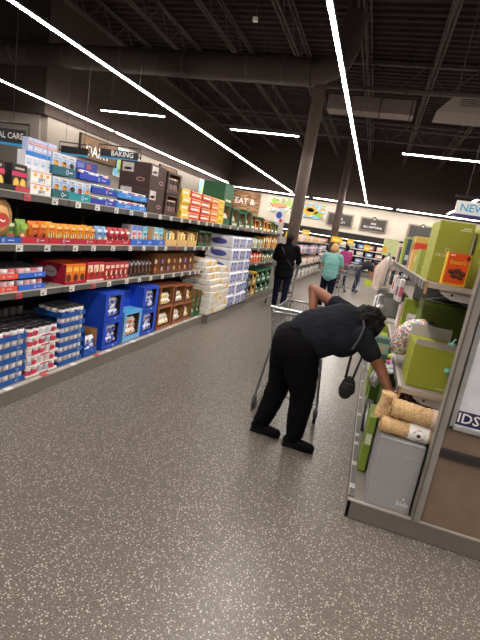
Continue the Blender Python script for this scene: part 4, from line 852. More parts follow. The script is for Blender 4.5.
o=single(frontbox(.132,.05,.195,'#f0560c',choco,None,lambda b,F,w,h: b.rect(F,-.5*w,.5*w,0,h,P('#f0bc2a')),.003),'candy_box',"orange candy box reading Reese's at the edge of the top shelf",'box',(.492,2.885,1.561)); o.rotation_euler=(0,0,.08)
single(frontbox(.16,.3,.2,'#9aa548',R(('t','C',0,.6,.05,'#e2e8c8'),('r',-.3,.2,.3,.34,'#e2e8c8'))),'sage_green_carton','small sage green carton behind tall lime carton on top shelf','carton',(.43,3.75,1.56))
single(frontbox(.22,.2,.32,'#d8b45a',R(('r',-.5,.5,.62,.82,'#d8402e'),('e',-.1,.35,.3,.22,'#f0d8a8'),('e',.2,.2,.2,.14,'#c86a5a'),('t','*',0,.9,.1,'#ffffff')),None,lambda b,F,w,h: (b.rect(F,-.5*w,.5*w,.6*h,.8*h,P('#d8402e')),b.ell(F,0,.35*h,.3*w,.2*h,P('#f0dca8')))),'kitchen_gadget_box','yellow printed box with red band on top shelf beyond sage carton','box',(.46,4.45,1.56))
single(frontbox(.1,.12,.2,'#b8847a',R(('e',0,.5,.3,.3,'#e8d8c8'))),'pink_box','little pink box at shelf edge by the yellow printed box','box',(.41,4.9,1.56))
single(frontbox(.3,.25,.36,'#8a9a28',R(('r',-.4,.1,.1,.3,'#c8b890'))),'lime_carton','lime carton on top shelf beyond the yellow printed box','carton',(.55,5.35,1.56))
single(frontbox(.05,.25,.33,'#3a4a52',R(('r',-.4,.4,.2,.4,'#c8d0d4'))),'slate_box','narrow dark slate box between two lime cartons on top shelf','box',(.40,5.95,1.56))
single(frontbox(.3,.3,.36,'#a0b03a',R(('e',0,.4,.3,.25,'#d8dca0'),('r',-.3,.3,.7,.8,'#e8ecc8'))),'pale_lime_carton','pale lime carton farther along the top shelf','carton',(.52,6.5,1.56))
for i,(y,c,h) in enumerate(((7.0,'#3d4a66',.2),(7.3,'#b86a58',.24),(7.6,'#d8cfc0',.3))): single(frontbox(.14,.2,h,c,R(('r',-.3,.3,.4,.6,'#e8e4dc'))),'home_goods_box',f'{("navy","rusty","cream")[i]} box at the far end of the right top shelf','box',(.43,y,1.56))
# base level goods along the aisle edge
single(frontbox(.05,.28,.42,'#7f9632',R(('r',-.4,.4,.5,.7,'#d8dcc0'))),'thin_lime_package','thin lime package standing on base shelf left of grey carton','package',(.245,3.02,.137))
b=pouch(.24,.3,.05,'#e4e2e0',R(('e',0,.5,.3,.2,'#3a3f46'))); o=single(b,'white_plastic_bag','white plastic wrapped package at the base shelf edge','package',(.245,3.5,.137)); o.rotation_euler=(0,.15,PI)
single(frontbox(.06,.2,.24,'#26262a',R(('r',-.3,.3,.5,.8,'#c8c8cc'))),'black_package','black package on base shelf beyond white plastic package','package',(.25,3.72,.137))
single(frontbox(.4,.4,.62,'#46601c',R(('r',-.5,.5,.94,1,'#5f7a24'))),'olive_floor_carton','dark olive carton on base shelf under the striped cloth','carton',(.52,3.72,.13))
b=frontbox(.36,.5,.64,'#93a81f',R(('r',-.3,.0,.5,.56,'#d8e0a8')),None,None); single(b,'bright_lime_carton','bright lime carton on base shelf beyond the bending shopper','carton',(.42,4.75,.13))
o=single(frontbox(.13,.12,.2,'#5d7d78',R(('r',-.44,.44,.25,.75,'#a8c0b4'),('e',0,.5,.2,.2,'#d8c8a0'))),'picture_book','framed looking teal box behind the reaching arm','box',(.265,4.2,.70))
single(frontbox(.36,.26,.565,'#4f6a22'),'olive_floor_carton','olive carton under the framed looking teal box','carton',(.42,4.16,.13)) 
for i,(y,c,h,w_) in enumerate(((5.45,'#c9bfb4',.5,.3),(5.85,'#8a9a30',.62,.34),(6.3,'#e0dcd8',.4,.3),(6.75,'#a8a4a2',.55,.34),(7.2,'#7c8c4a',.5,.3))):
    single(frontbox(w_,.32,h,c,R(('r',-.35,.35,.4,.7,'#e4e0d8'),('e',0,.2,.2,.1,'#8a6a5a'))),'storage_carton',f'{("beige","lime","white","grey","mossy")[i]} storage carton along base shelf farther down','carton',(.5,y,.13))
# lower shelf, farther on
for i,(y,c,h,w_,nm) in enumerate(((3.98,'#b9b4b0',.3,.2,'grey'),(4.3,'#98a830',.42,.26,'lime'),(4.66,'#d8c0a8',.26,.2,'tan'),(4.95,'#caa0a0',.3,.2,'dusty pink'),(5.2,'#e2dedc',.24,.2,'white'))):
    single(frontbox(w_,.2,h,c,R(('r',-.35,.35,.4,.7,'#eceae4'),('e',0,.22,.25,.14,'#5a4a44'))),'household_box',f'{nm} household box along the lower shelf edge','box',(.51,y,.873))
def beads(label,loc):
    t=thing('toy_pack',label,'toy',loc); b=MB(); b.box(-.04,.04,-.05,.05,0,.16,P('#eeeaf0',.4),bev=.01); b.build('backing_card',t)
    for i,(y,z,c) in enumerate(((-.02,.04,'#d85a9a'),(.02,.08,'#3a3f52'),(-.01,.12,'#b8d84a'))):
        b=MB(); b.ball((-.045,y,z),.022,P(c,.4)); b.build('toy_ball',t)
    return t
beads('pink, lime and dark toy balls on white card by shopper\'s head',(.29,3.9,.745)) if False else None
t=thing('toy_pack','white card of pink, lime and dark toy balls on olive carton','toy',(.36,3.84,.752)); b=MB(); b.box(-.03,.03,-.07,.07,0,.10,P('#eeeaf0',.4),bev=.01); b.build('backing_card',t)
for y,z,c in ((-.04,.03,'#d85a9a'),(.03,.05,'#3a3f52'),(-.01,.075,'#b8d84a')): b=MB(); b.ball((-.04,y,z),.022,P(c,.4)); b.build('toy_ball',t)
# white folding racks, bag, straps and garments farther along
def rack(label,loc,rotz,h=.75,w=.42):
    t=thing('folding_rack',label,'rack',loc,rotz); m=P('#dedee0',.35)
    for s in (-1,1): b=MB(); b.path([(-w/2,s*.05,0),(-w/2,s*.02,h),(w/2,s*.02,h),(w/2,s*.05,0)],.017,m,8); b.build('tube_frame',t)
    b=MB()
    for k in range(5): b.tube((-w/2,.03,h*(.2+.17*k)),(w/2,.03,h*(.2+.17*k)),.006,m,6)
    b.build('rung',t); return t
rack('white tubular folding rack standing in the aisle edge beyond lime carton',(.225,6.05,.137),PI/2-.1,.82,.5)
rack('second white tubular rack, farther behind the first one',(.225,7.0,.137),PI/2-.15,.88,.5)
b=MB(); b.box(-.03,.03,-.09,.09,-.07,.06,P('#1c1c20',.7),bev=.02); b.path([(0,-.06,.05),(0,-.03,.12),(0,.03,.12),(0,.06,.05)],.008,BLACK,6); b.build('black_pouch',label='black pouch hanging at shelf edge above the strap',cat='pouch',loc=(.30,5.9,1.36))
def garment(label,loc,c,h=.62,wd=.4,seed=0):
    t=thing('hanging_garment',label,'garment',loc); b=MB(); n=28; vs=[]; K=12
    for k in range(K+1):
        f=k/K; z=h*(1-f); ww=wd*(.35+.65*min(1,f*3))/2; dd=.03+.05*f
        for i in range(n):
            a=2*PI*i/n; q=1+.45*f*math.sin(7*a+seed+k*.15); vs.append((dd*q*math.cos(a),ww*math.sin(a)*(1+.05*math.sin(3*a+seed)),z))
    b.add(vs,[(k*n+i,(k+1)*n+i,(k+1)*n+(i+1)%n,k*n+(i+1)%n) for k in range(K) for i in range(n)]+[tuple(range(n)),tuple(range(K*n,K*n+n))[::-1]],P(c,.85,bump=.2,bscale=20),None,True); b.build('cloth',t)
    b=MB(); b.path([(0,-wd*.22,h*.93),(0,0,h+.04),(0,wd*.22,h*.93)],.008,WHITE,6); b.path([(0,0,h+.04),(0,0,h+.09),(0,.025,h+.11),(0,.04,h+.09)],.004,CHROME,5); b.build('hanger',t); t.rotation_euler=(0,0,PI/2); return t
t=thing('garment_rail','chrome garment rail holding pale pink clothes past the shelves','rail',(.3,8.9,.14)); b=MB(); b.path([(0,-.45,0),(0,-.45,1.52),(0,.5,1.52),(0,.5,0)],.015,CHROME,8); b.build('tube_frame',t)
for i,(y,c) in enumerate(((8.52,'#d9c4b8'),(8.78,'#cbb2a6'),(9.04,'#e0cfc4'),(9.3,'#b89a90'))): garment(f'{("pale pink","dusty pink","cream","rose brown")[i]} garment hanging on the chrome rail',(.3,y,.945),c,.62,.40,i)
b=MB(); b.box(-.2,.3,-.3,.3,0,.9,P('#6a6866',.7),bev=.02); b.box(-.17,.27,-.27,.27,.89,.91,P('#4a4846',.7)); b.rect(FR('y-',.05,-.3,0),-.2,.2,.5,.8,P('#8c8a88')); b.build('grey_display_bin',label='tall plain grey bin past the white racks, before the clothes rail',cat='bin',loc=(.40,7.95,.137))
for i,(y,z,c,c2,nm) in enumerate(((4.3,1.28,'#e8e4e2','#d86a8a','white'),(4.7,1.25,'#d8d4da','#5a5a62','pale grey'),(5.1,1.27,'#e6c8cc','#ffffff','pink'),(5.55,1.24,'#ececec','#c0504a','bright white'),(6.1,1.18,'#b8b4b2','#e8e4e0','mid grey'),(6.5,1.26,'#2a2a30','#d0d0d4','black'),(6.9,1.22,'#dcd6cc','#8a9a5a','cream'),(7.3,1.25,'#9a5a4a','#e8dcd0','rust'))):
    t=thing('hanging_pack',f'{nm} pack hanging under the edge of the long top shelf','pack',(.31,y,z)); b=MB(); b.box(-.02,.02,-.07,.07,-.02,.19,P(c,.5),bev=.008); b.rect(FR('y-',0,-.07,0),-.016,.016,.03,.12,P(c2)); b.rect(FR('x-',-.02,0,0),-.05,.05,.03,.12,P(c2)); b.build('pouch_body',t); b=MB(); b.tube((.0,0,.19),(.024,0,1.53-z),.004,CHROME,5); b.build('hook',t)
t=thing('pole_sign','pale lime square sign with a yellow spot past the shelf end','sign',(.27,10.2,0)); b=MB(); b.box(-.12,.2,-.01,.01,1.6,1.95,P('#ccd39a',.6)); F=FR('y-',0,-.01,0); b.ell(F,-.06,1.72,.05,.07,P('#eab83a')); b.build('card',t)
b=MB(); b.tube((.0,.025,.02),(.0,.025,1.95),.015,CHROME,8); b.box(-.25,.25,-.2,.2,0,.02,CHROME); b.build('stand',t)

# ------------------------------------------------------------------ shopping carts
def make_cart():
    t=thing('shopping_cart','cart','shopping cart'); m=P('#9a9c9f',.3,.85); W=.29
    def rim(z,ins,y0,y1,r): 
        b.path([(-W+ins,y0,z),(-W+ins+.03,y1,z),(W-ins-.03,y1,z),(W-ins,y0,z),(-W+ins,y0,z)],r,m,6)
    b=MB(); rim(.98,0,0,.92,.011); rim(.60,.05,.10,.86,.008)
    for k in range(1,4):
        z=.60+.095*k; rim(z,.05-.0125*k,.10-.025*k,.86+.015*k,.0035)
    for i in range(23):
        f=i/22
        for s in (-1,1): b.tube((s*(W-.03*f),.92*f,.98),(s*(W-.05-.03*f),.10+.76*f,.60),.003,m,4,caps=False)
    for i in range(15):
        f=-1+2*i/14
        b.tube((f*(W-.03),.92,.98),(f*(W-.08),.86,.60),.003,m,4,caps=False); b.tube((f*W,0,.98),(f*(W-.05),.10,.60),.003,m,4,caps=False)
        b.tube((f*(W-.05),.10,.60),(f*(W-.08),.86,.60),.003,m,4,caps=False)
    b.build('basket',t)
    b=MB(); b.tube((-W-.01,-.06,1.03),(W+.01,-.06,1.03),.016,P('#a8abae',.35,.6),10)
    for s in (-1,1): b.path([(s*W,-.06,1.03),(s*W,-.03,1.02),(s*W,.02,.98)],.011,m,6)
    b.build('handle',t)
    b=MB(); 
    for i in range(9): f=-1+2*i/8; b.tube((f*.2,.17,.95),(f*.2,.10,.68),.003,m,4)
    b.box(-.22,.22,.0,.16,.74,.748,P('#7c7f83',.5)); b.build('child_seat',t)
    b=MB()
    for s in (-1,1):
        b.path([(s*.25,.10,.60),(s*.27,.05,.42),(s*.30,.0,.17),(s*.30,.02,.13),(s*.24,.88,.16),(s*.24,.9,.14)],.012,m,8)
        b.path([(s*.24,.55,.15),(s*.235,.5,.38),(s*.24,.45,.60)],.009,m,6)
    b.tube((-.29,.12,.135),(.29,.12,.135),.009,m,6); b.tube((-.24,.8,.158),(.24,.8,.158),.009,m,6)
    for k in range(6): x=-.2+.08*k; b.tube((x,.12,.14),(x,.8,.16),.004,m,5)
    b.build('chassis',t)
    for x,y in ((-.30,.0),(.30,.0),(-.24,.88),(.24,.88)):
        b=MB(); M=Matrix.Translation((x,y-.02,.06))@Matrix.Rotation(PI/2,4,'Y'); b.lathe([(.02,-.014),(.058,-.014),(.062,-.008),(.062,.008),(.058,.014),(.02,.014)],16,P('#3a3a3d',.5),M); b.lathe([(0,-.016),(.03,-.016),(.03,.016),(0,.016)],12,m,M); w_=b.build('wheel',t)
        b=MB(); 
        for s in (-.02,.02): b.path([(x+s,y-.02,.06),(x+s,y-.01,.12),(x,y,.145)],.006,m,5)
        b.build('fork',w_)
    return t
cart=make_cart(); cart.location=(-.50,3.93,0); cart.rotation_euler=(0,0,.06); cart['label']='empty wire shopping cart standing directly behind the bending shopper'; cart['group']='shopping carts'
dup(cart,(-1.93,10.15,0),'wire shopping cart pushed by the man in black','shopping carts',.05)
dup(cart,(-.92,11.40,0),'wire shopping cart pushed by the blonde woman','shopping carts',-.03)
dup(cart,(-.55,16.2,0),'distant shopping cart beside the person bending far down the aisle','shopping carts',.9)
b=MB(); b.box(-.13,.13,-.09,.09,0,.22,P('#c0844a',.7),bev=.02); b.build('paper_bag',label='brown bag in the blonde woman\'s cart',cat='bag',loc=(-.96,11.98,.612))
b=MB(); b.box(-.1,.1,-.09,.09,0,.16,P('#e0a030',.6),bev=.02); b.build('grocery_pack',label='yellow pack in the blonde woman\'s cart beside brown bag',cat='pack',loc=(-.92,11.75,.612))
b=MB(); b.box(-.12,.12,-.1,.1,0,.14,P('#3a4a7a',.6),bev=.02); b.rect(FR('y-',0,-.1,0),-.08,.08,.04,.1,P('#d8d8e0')); b.build('grocery_pack',label='blue pack in the cart of the man in black',cat='pack',loc=(-1.95,10.55,.61))
b=MB(); b.box(-.1,.1,-.07,.07,0,.08,P('#e6d4d8',.6),bev=.015); b.ell(FR('y-',0,-.07,0),0,.04,.05,.025,P('#d0486a')); b.build('grocery_pack',label='small pink and white pack in the cart behind the bending shopper',cat='pack',loc=(-.58,4.2,.605))

# ------------------------------------------------------------------ people: every surface grown from overlapping tapered limbs, then fused
def rcone(b,p0,p1,r0,r1,mat=None):
    p0,p1=Vector(p0),Vector(p1); mat=mat or WHITE
    b.ball(p0,r0,mat,None,14,10); b.ball(p1,r1,mat,None,14,10); b.tube(p0,p1,r0,mat,14,r1)
def ellip(b,c,r,rot=None):
    M=Matrix.Translation(Vector(c))@(rot.to_4x4() if rot else Matrix.Identity(4)); b.ball((0,0,0),r,WHITE,M,18,12)
def fuse(name,fill_,mats,parent=None,vox=.012,smooth=4,crinkle=0.,cseed=0,regions=None,loc=None):
    b=MB(); fill_(b); me=bpy.data.meshes.new('raw'); me.from_pydata(b.v,[],b.f); me.update()
    bm=bmesh.new(); bm.from_mesh(me); bmesh.ops.recalc_face_normals(bm,faces=bm.faces[:]); bm.to_mesh(me); bm.free()
    o=bpy.data.objects.new('raw',me); C.objects.link(o)
    md=o.modifiers.new('r','REMESH'); md.mode='VOXEL'; md.voxel_size=vox
    if smooth: ms=o.modifiers.new('s','SMOOTH'); ms.iterations=smooth; ms.factor=.5
    bpy.context.view_layer.update()
    dg=bpy.context.evaluated_depsgraph_get(); out=bpy.data.meshes.new_from_object(o.evaluated_get(dg)); out.name=name
    bpy.data.objects.remove(o); bpy.data.meshes.remove(me)
    if crinkle:
        for v in out.vertices:
            q=v.co+Vector((cseed,0,0)); v.co += v.normal*crinkle*(noise.noise(q*11)+.6*noise.noise(Vector((q.x*18,q.y*18,q.z*40))))
    out.materials.clear()
    for m in mats: out.materials.append(m)
    for p in out.polygons:
        p.use_smooth=True
        if regions: p.material_index=regions(p.center)
    return link(name,out,parent,loc=loc)
def hand(b,wrist,d,palm_n,s=1.,curl=.5,thumb=1):
    """palm plus five bent fingers; d points from wrist to knuckles, palm_n out of the palm"""
    d=Vector(d).normalized(); n=Vector(palm_n); n=(n-d*n.dot(d)).normalized(); sd=d.cross(n)*thumb
    w_=Vector(wrist)
    for k in range(4):                      # metacarpals make a flat palm
        o=(k-1.5)*.02*s; rcone(b,w_+sd*o*.6+d*.012*s,w_+d*.085*s+sd*o,.015*s,.0125*s)
    for k,L_ in enumerate((.066,.078,.083,.072)):
        o=(k-1.5)*.021*s; p=w_+d*.085*s+sd*o; dr=(d+sd*(k-1.5)*.07).normalized(); r=.0092*s; a=0
        for j,f in enumerate((.46,.31,.23)):
            a+=curl*(.55 if j==0 else .8); q=p+(dr*math.cos(a)+n*math.sin(a))*L_*s*f; rcone(b,p,q,r,r*.92); p=q; r*=.92
    p=w_+d*.028*s+sd*.03*s; q=p+(d*.55+sd*.75+n*.35).normalized()*.042*s; rcone(b,p,q,.012*s,.0105*s); rcone(b,q,q+(d*.85+sd*.3+n*.45).normalized()*.034*s,.0105*s,.0085*s)
def head(b,c,fw,up,s=1.):
    """skull, jaw, nose, brow, lips, ears"""
    fw=Vector(fw).normalized(); up=Vector(up); up=(up-fw*up.dot(fw)).normalized(); sd=fw.cross(up); R3=Matrix((sd,fw,up)).transposed()
    c=Vector(c); P_=lambda x,y,z: c+R3@Vector((x*s,y*s,z*s))
    ellip(b,P_(0,-.008,.03),(.076*s,.092*s,.088*s),R3); ellip(b,P_(0,.022,-.045),(.058*s,.066*s,.07*s),R3)
    ellip(b,P_(0,.07,-.088),(.026*s,.02*s,.02*s),R3)
    rcone(b,P_(0,.085,.012),P_(0,.104,-.028),.010*s,.0155*s)
    for q in(-1,1):
        ellip(b,P_(q*.016,.092,-.03),(.011*s,.012*s,.009*s),R3); ellip(b,P_(q*.032,.078,.018),(.022*s,.012*s,.008*s),R3); ellip(b,P_(q*.04,.06,-.025),(.022*s,.022*s,.02*s),R3)
        ellip(b,P_(q*.078,-.01,-.012),(.011*s,.02*s,.032*s),R3)
    ellip(b,P_(0,.087,-.055),(.024*s,.011*s,.007*s),R3); ellip(b,P_(0,.084,-.067),(.021*s,.011*s,.008*s),R3)
    return P_,R3
def eyes(par,P_,R3,s=1.):
    for q in(-1,1):
        b=MB(); b.ball((0,0,0),.0125*s,P('#eeeae6',.2),Matrix.Translation(P_(q*.032,.072,.002)),10,8); b.ball((0,0,0),.0068*s,P('#2a1a14',.2),Matrix.Translation(P_(q*.032,.081,.002)),8,6); b.build('eye',par)

SKIN1=P('#8a5640',.5,var=.06); SHIRTK=P('#202229',.9,bump=.15,bscale=90,spec=.12); PANTK=P('#0c0b0e',.9,bump=.12,bscale=70,spec=.1); SHOEK=P('#08080a',.7,spec=.12); HAIRK=P('#100c0b',.75,bump=.8,bscale=60,spec=.25)
# --- the shopper bending into the right hand shelf
J={'pel':(-.45,3.37,.86),'hipR':(-.385,3.29,.85),'hipL':(-.49,3.46,.86),'kneR':(-.30,3.32,.47),'kneL':(-.52,3.46,.47),'ankR':(-.30,3.35,.085),'ankL':(-.605,3.44,.085),
   'bel':(-.31,3.38,.97),'che':(-.11,3.385,1.075),'nek':(-.01,3.40,1.145),'hed':(.055,3.385,1.135),'shR':(.055,3.255,1.045),'shL':(-.04,3.56,1.14),'elR':(.225,3.23,.86),'wrR':(.335,3.14,.70),'elL':(-.425,3.70,1.285),'wrL':(-.37,3.60,1.07)}
def bend_body(b):
    j=J
    for s in 'RL':
        rcone(b,j['hip'+s],j['kne'+s],.095,.062); rcone(b,j['kne'+s],j['ank'+s],.062,.042)
        a=Vector(j['ank'+s]); rcone(b,a+Vector((-.03,0,-.04)),a+Vector((.14,-.02,-.055)),.035,.026)
    ellip(b,j['pel'],(.15,.17,.14)); rcone(b,j['pel'],j['bel'],.14,.135); rcone(b,j['bel'],j['che'],.135,.13); rcone(b,j['che'],j['nek'],.09,.055)
    rcone(b,j['nek'],Vector(j['hed'])-Vector((.02,0,0)),.055,.052); rcone(b,j['shR'],j['shL'],.065,.065)
    rcone(b,j['shR'],j['elR'],.058,.044); rcone(b,j['elR'],j['wrR'],.043,.029); rcone(b,j['shL'],j['elL'],.056,.046); rcone(b,j['elL'],j['wrL'],.044,.03)
    hand(b,j['wrR'],(.35,-.35,-.8),(.9,.2,.1),1.0,.45,-1); hand(b,j['wrL'],(.25,-.55,-.6),(.6,-.5,-.2),1.0,.5,1)
    head(b,j['hed'],(.55,.12,-.82),(.83,.0,.55))
P1=fuse('person',bend_body,[SKIN1],None,.0075,3)
tag(P1,'person in black shirt and trousers bending deep into the shelf, hand on hip','person')
_b=MB(); P_,R3=head(_b,J['hed'],(.55,.12,-.82),(.83,0,.55)); eyes(P1,P_,R3)
def bend_shirt(b):
    j=J
    rcone(b,(-.36,3.37,.935),j['bel'],.185,.205); rcone(b,j['bel'],j['che'],.205,.185); rcone(b,j['che'],(-.02,3.395,1.11),.165,.09)
    ellip(b,(-.27,3.33,.915),(.15,.14,.115)); ellip(b,(-.09,3.33,.99),(.15,.15,.14)); rcone(b,j['shR'],j['shL'],.082,.082)
    e=Vector(j['shR']).lerp(Vector(j['elR']),.5); rcone(b,j['shR'],e,.085,.072); e=Vector(j['shL']).lerp(Vector(j['elL']),.45); rcone(b,j['shL'],e,.085,.072)
fuse('shirt',bend_shirt,[SHIRTK],P1,.012,4,.006,1)
def bend_pants(b):
    j=J
    ellip(b,(-.455,3.35,.86),(.175,.2,.17)); rcone(b,j['pel'],(-.36,3.365,.93),.175,.18)
    ellip(b,(-.475,3.28,.83),(.14,.12,.15)); ellip(b,(-.52,3.44,.84),(.125,.12,.14))
    for s in 'RL':
        h=Vector(j['hip'+s]); k=Vector(j['kne'+s]); a=Vector(j['ank'+s])
        rcone(b,h,h.lerp(k,.5),.16,.135); rcone(b,h.lerp(k,.5),k,.135,.10); rcone(b,k,k.lerp(a,.55),.1,.088); rcone(b,k.lerp(a,.55),a+Vector((0,0,.03)),.088,.075)
    rcone(b,(-.28,3.27,.74),(-.26,3.28,.66),.06,.06)
fuse('trousers',bend_pants,[PANTK],P1,.012,4,.007,3)
for s in 'RL':
    a=Vector(J['ank'+s])
    def sh(b,a=a):
        rcone(b,a+Vector((-.045,.0,-.035)),a+Vector((.05,-.01,-.04)),.045,.043); rcone(b,a+Vector((.05,-.01,-.045)),a+Vector((.145,-.03,-.045)),.046,.04); rcone(b,a+Vector((-.01,0,0)),a+Vector((0,0,-.04)),.045,.046)
        b.box(a.x-.085,a.x+.18,a.y-.06,a.y+.035,.003,.03,WHITE,None,.012)
    fuse('shoe',sh,[SHOEK,P('#161517',.7,spec=.1)],P1,.008,3,regions=lambda c: 1 if c.z<.022 else 0)
def bend_hair(b):
    c=Vector(J['hed'])
    ellip(b,c+Vector((-.0,-.0,.045)),(.115,.115,.10)); ellip(b,c+Vector((.04,-.01,-.0)),(.085,.105,.10)); ellip(b,c+Vector((-.05,-.01,.03)),(.075,.095,.08))
    rnd=random.Random(4)
    for k in range(120):                    # tight curls standing off the head
        a=rnd.uniform(0,2*PI); e=rnd.uniform(-.5,1.2); r=.105; p=c+Vector((.0+r*math.cos(e)*math.cos(a),r*math.cos(e)*math.sin(a),.035+r*math.sin(e)*.95))
        if (p-c).dot(Vector((.55,.12,-.82)))>.085: continue
        q=p+Vector((rnd.uniform(-.02,.03),rnd.uniform(-.02,.02),rnd.uniform(-.05,.02))); rcone(b,p,q,.020,.014)
    for k in range(16):
        p=c+Vector((rnd.uniform(-.06,.10),-.10+rnd.uniform(-.01,.02),rnd.uniform(-.02,.05))); rcone(b,p,p+Vector((.02,-.015,-.075)),.016,.011)
fuse('hair',bend_hair,[HAIRK],P1,.008,1,.006,5)
# crossbody bag
t=thing('crossbody_bag','small black crossbody bag dangling below the bending shopper','bag',(.03,3.30,.64))
BAG=P('#17161a',.6)
def bagf(b): ellip(b,(0,0,.0),(.055,.03,.09)); ellip(b,(-.01,0,-.03),(.055,.034,.075)); ellip(b,(.03,0,-.02),(.03,.028,.04))
fuse('pouch',bagf,[BAG],t,.008,2,.003,2)
b=MB(); b.path([(-.03,-.02,.07),(-.03,-.03,.15),(-.025,-.02,.26),(-.04,.0,.33)],.011,BAG,6); b.path([(.02,-.01,.07),(.035,-.02,.16),(.05,-.03,.25),(.04,-.0,.34)],.009,BAG,6); b.build('strap',t)
b=MB(); b.path([(-.03,-.21,.34),(.0,-.20,.42),(.02,-.12,.50),(-.01,.02,.56),(-.03,.10,.57)],.009,P('#33343a',.7),6); b.build('shoulder_strap',t); 
b=MB(); b.box(-.035,.03,-.036,-.03,.03,.036,P('#55555a',.3,.6)); b.build('zip',t)

# --- upright shoppers
def upright(label,loc,rotz,H,skin,top,bottom,hair_col,shoe,coat=False,hair='short',bulk=1.,arms='push',lean=0.,bag=None):
    s=H/1.7; S=P(skin,.55,var=.06); k=bulk
    def V(x,y,z): return Vector((x*s,(y+lean*max(0,z-.9))*s,z*s))
    hips=[V(q*.09*k,0,.92) for q in(-1,1)]; knee=[V(-.10*k,.03,.5),V(.10*k,-.05,.5)]; ank=[V(-.10*k,.06,.08),V(.10*k,-.12,.085)]
    sh=[V(q*.175*k,.0,1.40) for q in(-1,1)]
    if arms=='push': el=[V(q*.25*k,.10,1.14) for q in(-1,1)]; wr=[V(q*.20*k,.32,1.08) for q in(-1,1)]
    else: el=[V(q*.24*k,.02,1.12) for q in(-1,1)]; wr=[V(q*.23*k,.10,.88) for q in(-1,1)]
    nk=V(0,.0,1.46); hc=V(0,.03,1.585)
    def body(b):
        for i in(0,1):
            rcone(b,hips[i],knee[i],.085*s*k,.055*s); rcone(b,knee[i],ank[i],.055*s,.038*s); rcone(b,ank[i]+V(0,-.03,-.035),ank[i]+V(0,.14,-.05),.034*s,.026*s)
            rcone(b,sh[i],el[i],.05*s*k,.04*s); rcone(b,el[i],wr[i],.04*s,.027*s)
            hand(b,wr[i],(wr[i]-el[i]) if arms!='push' else (0,.9,-.3),(0,-.2,-1) if arms=='push' else (1 if i==0 else -1,0,0),s,.6,1 if i==0 else -1)
        ellip(b,V(0,0,.95),(.155*s*k,.11*s*k,.12*s)); rcone(b,V(0,.0,1.0),V(0,.0,1.15),.12*s*k,.115*s*k); ellip(b,V(0,.0,1.3),(.16*s*k,.105*s*k,.15*s)); rcone(b,sh[0],sh[1],.06*s,.06*s)
        rcone(b,nk,hc-V(0,.01,.03)*1.0+Vector((0,0,0)),.052*s,.05*s) if False else rcone(b,nk,Vector((hc.x,hc.y-.01,hc.z-.06*s)),.052*s,.05*s)
        head(b,hc,(0,1,-.12),(0,.12,1),s)
    p=fuse('person',body,[S],None,.0095,2); p.location=loc; p.rotation_euler=(0,0,rotz); tag(p,label,'person')
    _b=MB(); P_,R3=head(_b,hc,(0,1,-.12),(0,.12,1),s); eyes(p,P_,R3,s)
    def shirt(b):
        lo=.80 if not coat else .72
        ellip(b,V(0,.0,1.28),(.195*s*k,.135*s*k,.17*s)); [ellip(b,V(0,0,lo+.10+(1.22-lo)*.25*i_),((.195-.003*i_)*s*k,.155*s*k,.15*s)) for i_ in range(4)]; rcone(b,sh[0],sh[1],.075*s,.075*s)
        if coat: ellip(b,V(0,-.01,lo+.06),(.19*s*k,.15*s*k,.1*s))
        for i in(0,1):
            if coat: rcone(b,sh[i],el[i],.075*s*k,.068*s); rcone(b,el[i],el[i].lerp(wr[i],.85),.066*s,.052*s)
            else: rcone(b,sh[i],sh[i].lerp(el[i],.75),.072*s*k,.064*s)
        if coat: rcone(b,V(0,0,1.42),V(0,.01,1.49),.075*s,.068*s)
    fuse('coat' if coat else 'shirt',shirt,[top],p,.014,4,.006,loc[1])
    def pants(b):
        ellip(b,V(0,-.01,.93),(.165*s*k,.135*s*k,.13*s))
        for i in(0,1): rcone(b,hips[i],knee[i],.105*s*k,.078*s); rcone(b,knee[i],ank[i]+Vector((0,0,.02*s)),.076*s,.062*s)
    fuse('trousers',pants,[bottom],p,.013,4,.005,loc[0])
    for i in(0,1):
        def shf(b,a=ank[i]): rcone(b,a+V(0,-.035,-.035),a+V(0,.05,-.04),.045*s,.043*s); rcone(b,a+V(0,.05,-.042),a+V(0,.16,-.05),.042*s,.033*s); rcone(b,a,a+V(0,0,-.03),.042*s,.044*s)
        fuse('shoe',shf,[P(shoe,.5)],p,.011,2)
    def hairf(b):
        ellip(b,P_(0,-.018,.045),(.088*s,.098*s,.09*s),R3); ellip(b,P_(0,-.05,-.005),(.08*s,.062*s,.075*s),R3)
        if hair=='bob':
            ellip(b,P_(0,-.03,.0),(.1*s,.088*s,.11*s),R3)
            for q in(-1,1): ellip(b,P_(q*.075,-.005,-.02),(.03*s,.055*s,.075*s),R3)
        if hair=='bun': ellip(b,P_(0,-.10,.03),(.045*s,.045*s,.045*s),R3)
        if hair=='long': ellip(b,P_(0,-.075,-.09),(.085*s,.05*s,.15*s),R3)
    fuse('hair',hairf,[P(hair_col,.8,bump=.5,bscale=90,spec=.12)],p,.010,2,.006,2)
    if bag:
        b=MB(); a=[V(-.17,-.02,1.43),V(-.1,-.13,1.36),V(.0,-.15,1.22),V(.12,-.155,1.06),V(.2,-.06,.95)]; b.path(a,.009*s,P(bag,.5),6); b.build('bag_strap',p)
    return p
TEAL=print_mat('teal_floral_cloth',['#6fa8a4','#76ada9','#6aa4a0','#7cb2ae','#72aaa6','#8abab5'],70,.85)
upright('person in long black coat pushing a cart beside the thick column, back turned',(-1.85,9.75,0),.05,1.71,'#6a4636',P('#0d0c0f',.95,bump=.2,bscale=60,spec=.1),P('#14172a',.9,spec=.1),'#1c1614','#202024',True,'bun',1.12,bag='#3a3430')
upright('blonde person in teal patterned t-shirt pushing a cart down the aisle',(-.93,10.95,0),-.03,1.66,'#c98f74',TEAL,P('#141828',.9,spec=.1),'#c9a272','#c9c4c0',False,'bob',1.04)
